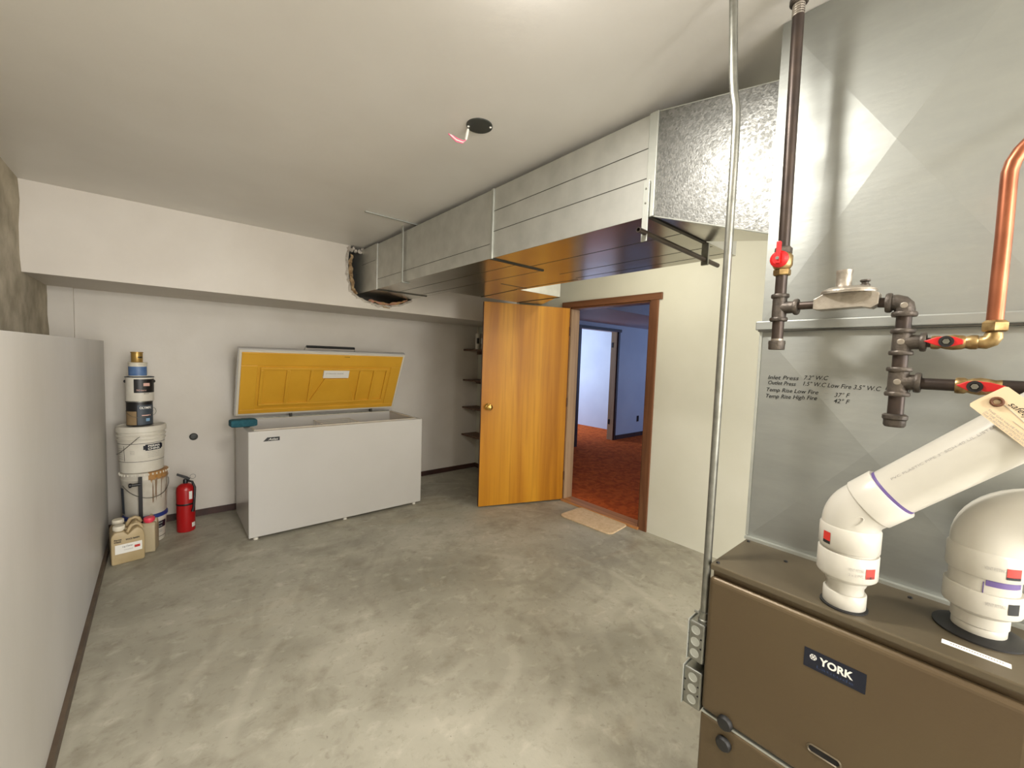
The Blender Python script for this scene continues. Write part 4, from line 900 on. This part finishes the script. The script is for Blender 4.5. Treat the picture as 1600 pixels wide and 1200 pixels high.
curved_patch('label', 'pinkp', k1, c, lambda z: 0.0738, math.radians(-80), math.radians(-35), Z+0.070, Z+0.078)
curved_text('label_lettering', 'OLYMPIC', 'white', k1, c, lambda z: 0.074, math.radians(-60), Z+0.122, 0.016, 0.076, thick=0.03)
MB().tube([(c[0]+0.0745*math.cos(math.radians(t)), c[1]+0.078*math.sin(math.radians(t)), Z+0.11-0.05*math.sin(math.radians((t+175)))) for t in range(-175, 1, 10)], 0.0015, 6).tube([(c[0]+0.075, c[1]-0.01, Z+0.125), (c[0]+0.088, c[1]-0.02, Z+0.115), (c[0]+0.092, c[1]-0.02, Z+0.095), (c[0]+0.086, c[1]-0.02, Z+0.078), (c[0]+0.073, c[1]-0.025, Z+0.068)], 0.0018, 6).build('wire_handle', 'steel', k1, smooth=True)
Z = 1.050; c = (-0.122, 4.04); R0 = lambda z: 0.0785
k2 = can(c, Z, 0.0785, 0.175, 'pail', 'white paint can with a black label, second of the cans', rim='canslate')
curved_patch('label', 'canblack', k2, c, R0, math.radians(-112), math.radians(-8), Z+0.062, Z+0.160)
curved_patch('label', 'pinkp', k2, c, lambda z: 0.079, math.radians(-74), math.radians(-46), Z+0.110, Z+0.132)
curved_text('label_lettering', 'PRO Interior', 'pinkp', k2, c, lambda z: 0.079, math.radians(-82), Z+0.075, 0.012, 0.055)
curved_text('label_print', 'SEMI GLOSS', 'ink', k2, c, lambda z: 0.079, math.radians(-62), Z+0.052, 0.007, 0.03)
for a in (-172, -6): MB().lathe([(0.012, 0), (0.010, 0.006), (0.004, 0.009)], (c[0]+0.078*math.cos(math.radians(a)), c[1]+0.078*math.sin(math.radians(a)), Z+0.142), (math.cos(math.radians(a)), math.sin(math.radians(a)), 0), 14).build('handle_ear', 'black', k2, smooth=True)
Z = 1.228; c = (-0.130, 4.04); R0 = lambda z: 0.051
k3 = can(c, Z, 0.051, 0.100, 'capw', 'small can with a blue label, third of the cans', rim='capw')
curved_patch('label', 'canblue', k3, c, R0, math.radians(-175), math.radians(-20), Z+0.006, Z+0.072)
curved_text('label_print', 'WOOD STAIN', 'greyink', k3, c, R0, math.radians(-65), Z+0.082, 0.007, 0.04)
Z = 1.330; c = (-0.134, 4.04)
k4 = can(c, Z, 0.0325, 0.074, 'gold', 'tiny gold tin on the very top of the stack', rim='gold')
curved_patch('label', 'canblack', k4, c, lambda z: 0.0325, math.radians(-80), math.radians(-30), Z+0.032, Z+0.042)
# jugs
def jug(loc, rz, lab_, w=0.165, d=0.085, h=0.235, capm='capw', body='jug', labels=True):
    t = thing('liquid_jug', lab_, 'jug', (0, 0, 0), 'jugs of liquid in the corner')
    b_ = MB(); hw = w/2
    b_.prism([(-hw, -d/2, 0.004), (-hw+0.008, -d/2, 0), (hw-0.008, -d/2, 0), (hw, -d/2, 0.008), (hw, -d/2, h*0.74), (hw-0.012, -d/2, h*0.90), (hw-0.035, -d/2, h*0.97), (hw-0.055, -d/2, h*0.93), (0.0, -d/2, h*0.80), (-0.01, -d/2, h*0.86), (-0.02, -d/2, h*0.92), (-hw+0.018, -d/2, h*0.92), (-hw+0.004, -d/2, h*0.84), (-hw, -d/2, h*0.78)], (0, d, 0))
    o_ = b_.build('bottle', body, t, 0.012, seg=3)
    for p in o_.data.polygons: p.use_smooth = True
    MB().tube([(0.0, -0.0, h*0.83), (0.02, 0, h*1.00), (0.045, 0, h*1.03), (hw-0.018, 0, h*0.98), (hw-0.008, 0, h*0.86)], 0.011, 12).build('handle', body, t, smooth=True)
    cx = -hw+0.042
    MB().lathe([(0.022, 0), (0.022, 0.015), (0.030, 0.017), (0.031, 0.020), (0.031, 0.040), (0.028, 0.044), (0, 0.044)], (cx, 0, h*0.88), (0, 0, 1), 24, cap=False).build('cap', capm, t, smooth=True)
    if labels:
        lb_ = MB().box((-hw+0.018, -d/2-0.0008, h*0.30), (hw-0.014, -d/2, h*0.56)).build('label', 'white', t)
        MB().box((hw-0.052, -d/2-0.0014, h*0.40), (hw-0.024, -d/2-0.0008, h*0.47)).build('label_patch', 'redlab', lb_)
        text('label_print', 'Log Cleaner', 'ink', lb_, (-0.03, -d/2-0.0009, h*0.47), (1, 0, 0), (0, 0, 1), 0.011, 0.052, shear=0.3)
        text('label_print', 'Concentrate', 'greyink', lb_, (-0.022, -d/2-0.0009, h*0.38), (1, 0, 0), (0, 0, 1), 0.008, 0.045)
        text('bottle_lettering', 'Perma', 'ink', t, (-hw+0.014, -d/2-0.0009, h*0.69), (1, 0, 0), (0, 0, 1), 0.010, 0.036, thick=0.04)
        text('bottle_lettering', 'Chink', 'ink', t, (-hw+0.014, -d/2-0.0009, h*0.63), (1, 0, 0), (0, 0, 1), 0.010, 0.036, thick=0.04)
        text('bottle_lettering', 'WOOD ReNEW', 'ink', t, (-0.012, -d/2-0.0009, h*0.66), (1, 0, 0), (0, 0, 1), 0.010, 0.070, thick=0.04)
    t.location = loc; t.rotation_euler = (0, 0, rz); return t
jug((-0.190, 3.700, 0), 0.14, 'tan jug with a white label and cream cap, frontmost in the left corner')
jug((-0.200, 3.812, 0), 0.14, 'tan jug with a cream cap half hidden behind the labelled jug', h=0.245, labels=False)
jug((-0.077, 3.815, 0), 1.40, 'cloudy jug with a pink red cap beside the pails', w=0.125, d=0.075, h=0.225, capm='pinkcap', body='jugw', labels=False)
# extinguisher
c = (0.132, 4.06)
ex = thing('fire_extinguisher', 'red fire extinguisher standing on the floor between the pails and freezer', 'fire extinguisher', (c[0], c[1], 0))
MB().lathe([(0.052, 0), (0.058, 0.004), (0.0595, 0.012), (0.0595, 0.335), (0.056, 0.352), (0.044, 0.368), (0.028, 0.378), (0.018, 0.382)], (c[0], c[1], 0), (0, 0, 1), 36).build('cylinder', 'extred', ex, smooth=True)
MB().lathe([(0.0600, 0), (0.0608, 0.002), (0.0608, 0.012), (0.0600, 0.014)], (c[0], c[1], 0.215), (0, 0, 1), 36, cap=False).build('strap', 'black', ex, smooth=True)
MB().lathe([(0.016, 0), (0.016, 0.028), (0.012, 0.036)], (c[0], c[1], 0.378), (0, 0, 1), 14).build('valve', 'black', ex, smooth=True)
MB().prism([(c[0]+0.022, c[1]-0.008, 0.402), (c[0]-0.055, c[1]-0.008, 0.452), (c[0]-0.050, c[1]-0.008, 0.466), (c[0]+0.012, c[1]-0.008, 0.432), (c[0]+0.03, c[1]-0.008, 0.416)], (0, 0.018, 0)).prism([(c[0]+0.01, c[1]-0.006, 0.398), (c[0]-0.040, c[1]-0.006, 0.365), (c[0]-0.036, c[1]-0.006, 0.358), (c[0]+0.016, c[1]-0.006, 0.385)], (0, 0.014, 0)).build('lever', 'black', ex, 0.001)
MB().tube([(c[0]+0.014, c[1]-0.012, 0.400), (c[0]+0.040, c[1]-0.03, 0.395), (c[0]+0.056, c[1]-0.045, 0.350), (c[0]+0.053, c[1]-0.056, 0.28), (c[0]+0.046, c[1]-0.062, 0.20), (c[0]+0.040, c[1]-0.062, 0.165)], [0.008, 0.008, 0.008, 0.008, 0.0075, 0.012], 12).build('hose', 'black', ex, smooth=True)
MB().tube(arc((c[0]+0.046, c[1], 0.428), 0.018, 0, 2*math.pi, (1, 0, 0), (0, 0, 1), 16), 0.0015, 6, cap=False).build('safety_pin', 'steel', ex, smooth=True)
curved_patch('label', 'white', ex, c, lambda z: 0.0595, math.radians(-72), math.radians(-50), 0.262, 0.325)
curved_patch('label', 'white', ex, c, lambda z: 0.0595, math.radians(-55), math.radians(-25), 0.035, 0.070)
# capped pipe stub on the wall
st_ = MB().lathe([(0.030, 0), (0.030, 0.006), (0.024, 0.012), (0.024, 0.024), (0.016, 0.026), (0.015, 0.018), (0, 0.018)], (0.200, YB, 0.695), (0, -1, 0), 18, cap=False).build('pipe_cap', 'plate', None, smooth=True)
tag(st_, 'dark round pipe cap on the back wall above the fire extinguisher', 'pipe cap')
# ================================================================ mat, shelves, tubes
pts = [(2.83, 1.955), (3.135, 1.985), (3.135, 2.52), (2.80, 2.515)]
def rounded(P_, r, n=6):
    out = []
    for i in range(len(P_)):
        a, b, c3 = Vector(P_[i-1]), Vector(P_[i]), Vector(P_[(i+1) % len(P_)])
        u = (a-b).normalized(); w2 = (c3-b).normalized(); ang = u.angle(w2); t = r/math.tan(ang/2); cc2 = b+(u+w2).normalized()*(r/math.sin(ang/2))
        s0 = b+u*t; s1_ = b+w2*t; a0 = math.atan2(*(s0-cc2).yx); a1 = math.atan2(*(s1_-cc2).yx)
        while a1-a0 > math.pi: a1 -= 2*math.pi
        while a1-a0 < -math.pi: a1 += 2*math.pi
        out += [(cc2.x+r*math.cos(a0+(a1-a0)*k_/n), cc2.y+r*math.sin(a0+(a1-a0)*k_/n)) for k_ in range(n+1)]
    return out
mt = MB().prism([(x, y, 0.0) for x, y in rounded(pts, 0.055)], (0, 0, 0.014)).build('bath_mat', 'mat', None, 0.005, seg=3)
tag(mt, 'small beige mat with rounded corners in front of the doorway', 'mat')
for i, (z, wh) in enumerate(((1.530, 'top'), (1.150, 'second'), (0.800, 'third'), (0.448, 'lowest'))):
    t = thing('corner_shelf', f'dark wooden corner shelf behind the open door, {wh} of four', 'shelf', (3.05, 4.2, z), 'corner shelves behind the door')
    MB().prism([(2.925, YB, z), (XD, YB, z), (XD, 3.70, z), (3.02, 3.80, z), (2.925, 4.02, z)], (0, 0, 0.019)).build('board', 'shelf', t, 0.001)
    MB().box((XD-0.02, 3.92, z-0.04), (XD, YB, z)).build('cleat', 'shelf', t)
def tube_(x, y, lab_, m_):
    t = thing('caulk_tube', lab_, 'caulk tube', (x, y, 1.549), 'caulk tubes on the top corner shelf')
    MB().lathe([(0.023, 0), (0.0235, 0.002), (0.0235, 0.190), (0.022, 0.194), (0.008, 0.196)], (x, y, 1.549), (0, 0, 1), 22).build('cartridge', m_, t, smooth=True)
    MB().lathe([(0.008, 0), (0.0065, 0.02), (0.0025, 0.075)], (x, y, 1.745), (0, 0, 1), 12).build('nozzle', 'capw', t, smooth=True)
    curved_patch('label', 'canblack' if m_ == 'pail' else 'white', t, (x, y), lambda z: 0.0235, math.radians(-150), math.radians(-60), 1.62, 1.69)
tube_(2.965, 4.12, 'white caulk tube, leftmost on the top corner shelf', 'pail')
tube_(3.02, 4.10, 'grey caulk tube, middle one on the top corner shelf', 'alu')
tube_(3.075, 4.08, 'black caulk tube, right one on the top corner shelf by the door edge', 'canblack')
ol = MB().box((7.09, 4.424, 0.30), (7.16, 4.43, 0.415)).build('wall_outlet', 'black', None, 0.002); tag(ol, 'black electrical outlet low on the blue hall wall', 'outlet')
# ================================================================ ceiling
cp_ = thing('ceiling_cover_plate', 'dark round cover plate on the ceiling with a wire pigtail', 'cover plate', (0.972, 1.38, CEIL))
MB().lathe([(0.052, 0), (0.052, 0.004), (0.048, 0.005), (0, 0.005)], (0.972, 1.38, CEIL), (0, 0, -1), 36, cap=False).build('plate', 'plate', cp_, smooth=True)
for s_ in (-1, 1): MB().lathe([(0.005, 0), (0.004, 0.003), (0, 0.003)], (0.972+s_*0.034, 1.38-s_*0.028, CEIL-0.005), (0, 0, -1), 10, cap=False).build('screw', 'white', cp_)
wi = MB().tube([(0.950, 1.425, CEIL), (0.948, 1.430, CEIL-0.02), (0.946, 1.435, CEIL-0.045)], [0.004, 0.0065, 0.0045], 10).build('wire_sheath', 'white', cp_, smooth=True)
for q, m_ in ((0, 'pinkw'), (1, 'white'), (2, 'pinkw')):
    MB().tube([(0.946, 1.435, CEIL-0.045), (0.935, 1.437+0.003*q, CEIL-0.052-0.003*q), (0.912, 1.445+0.004*q, CEIL-0.048-0.004*q), (0.890-0.008*q, 1.452, CEIL-0.040)], 0.0022, 8).build('wire', m_, cp_, smooth=True)
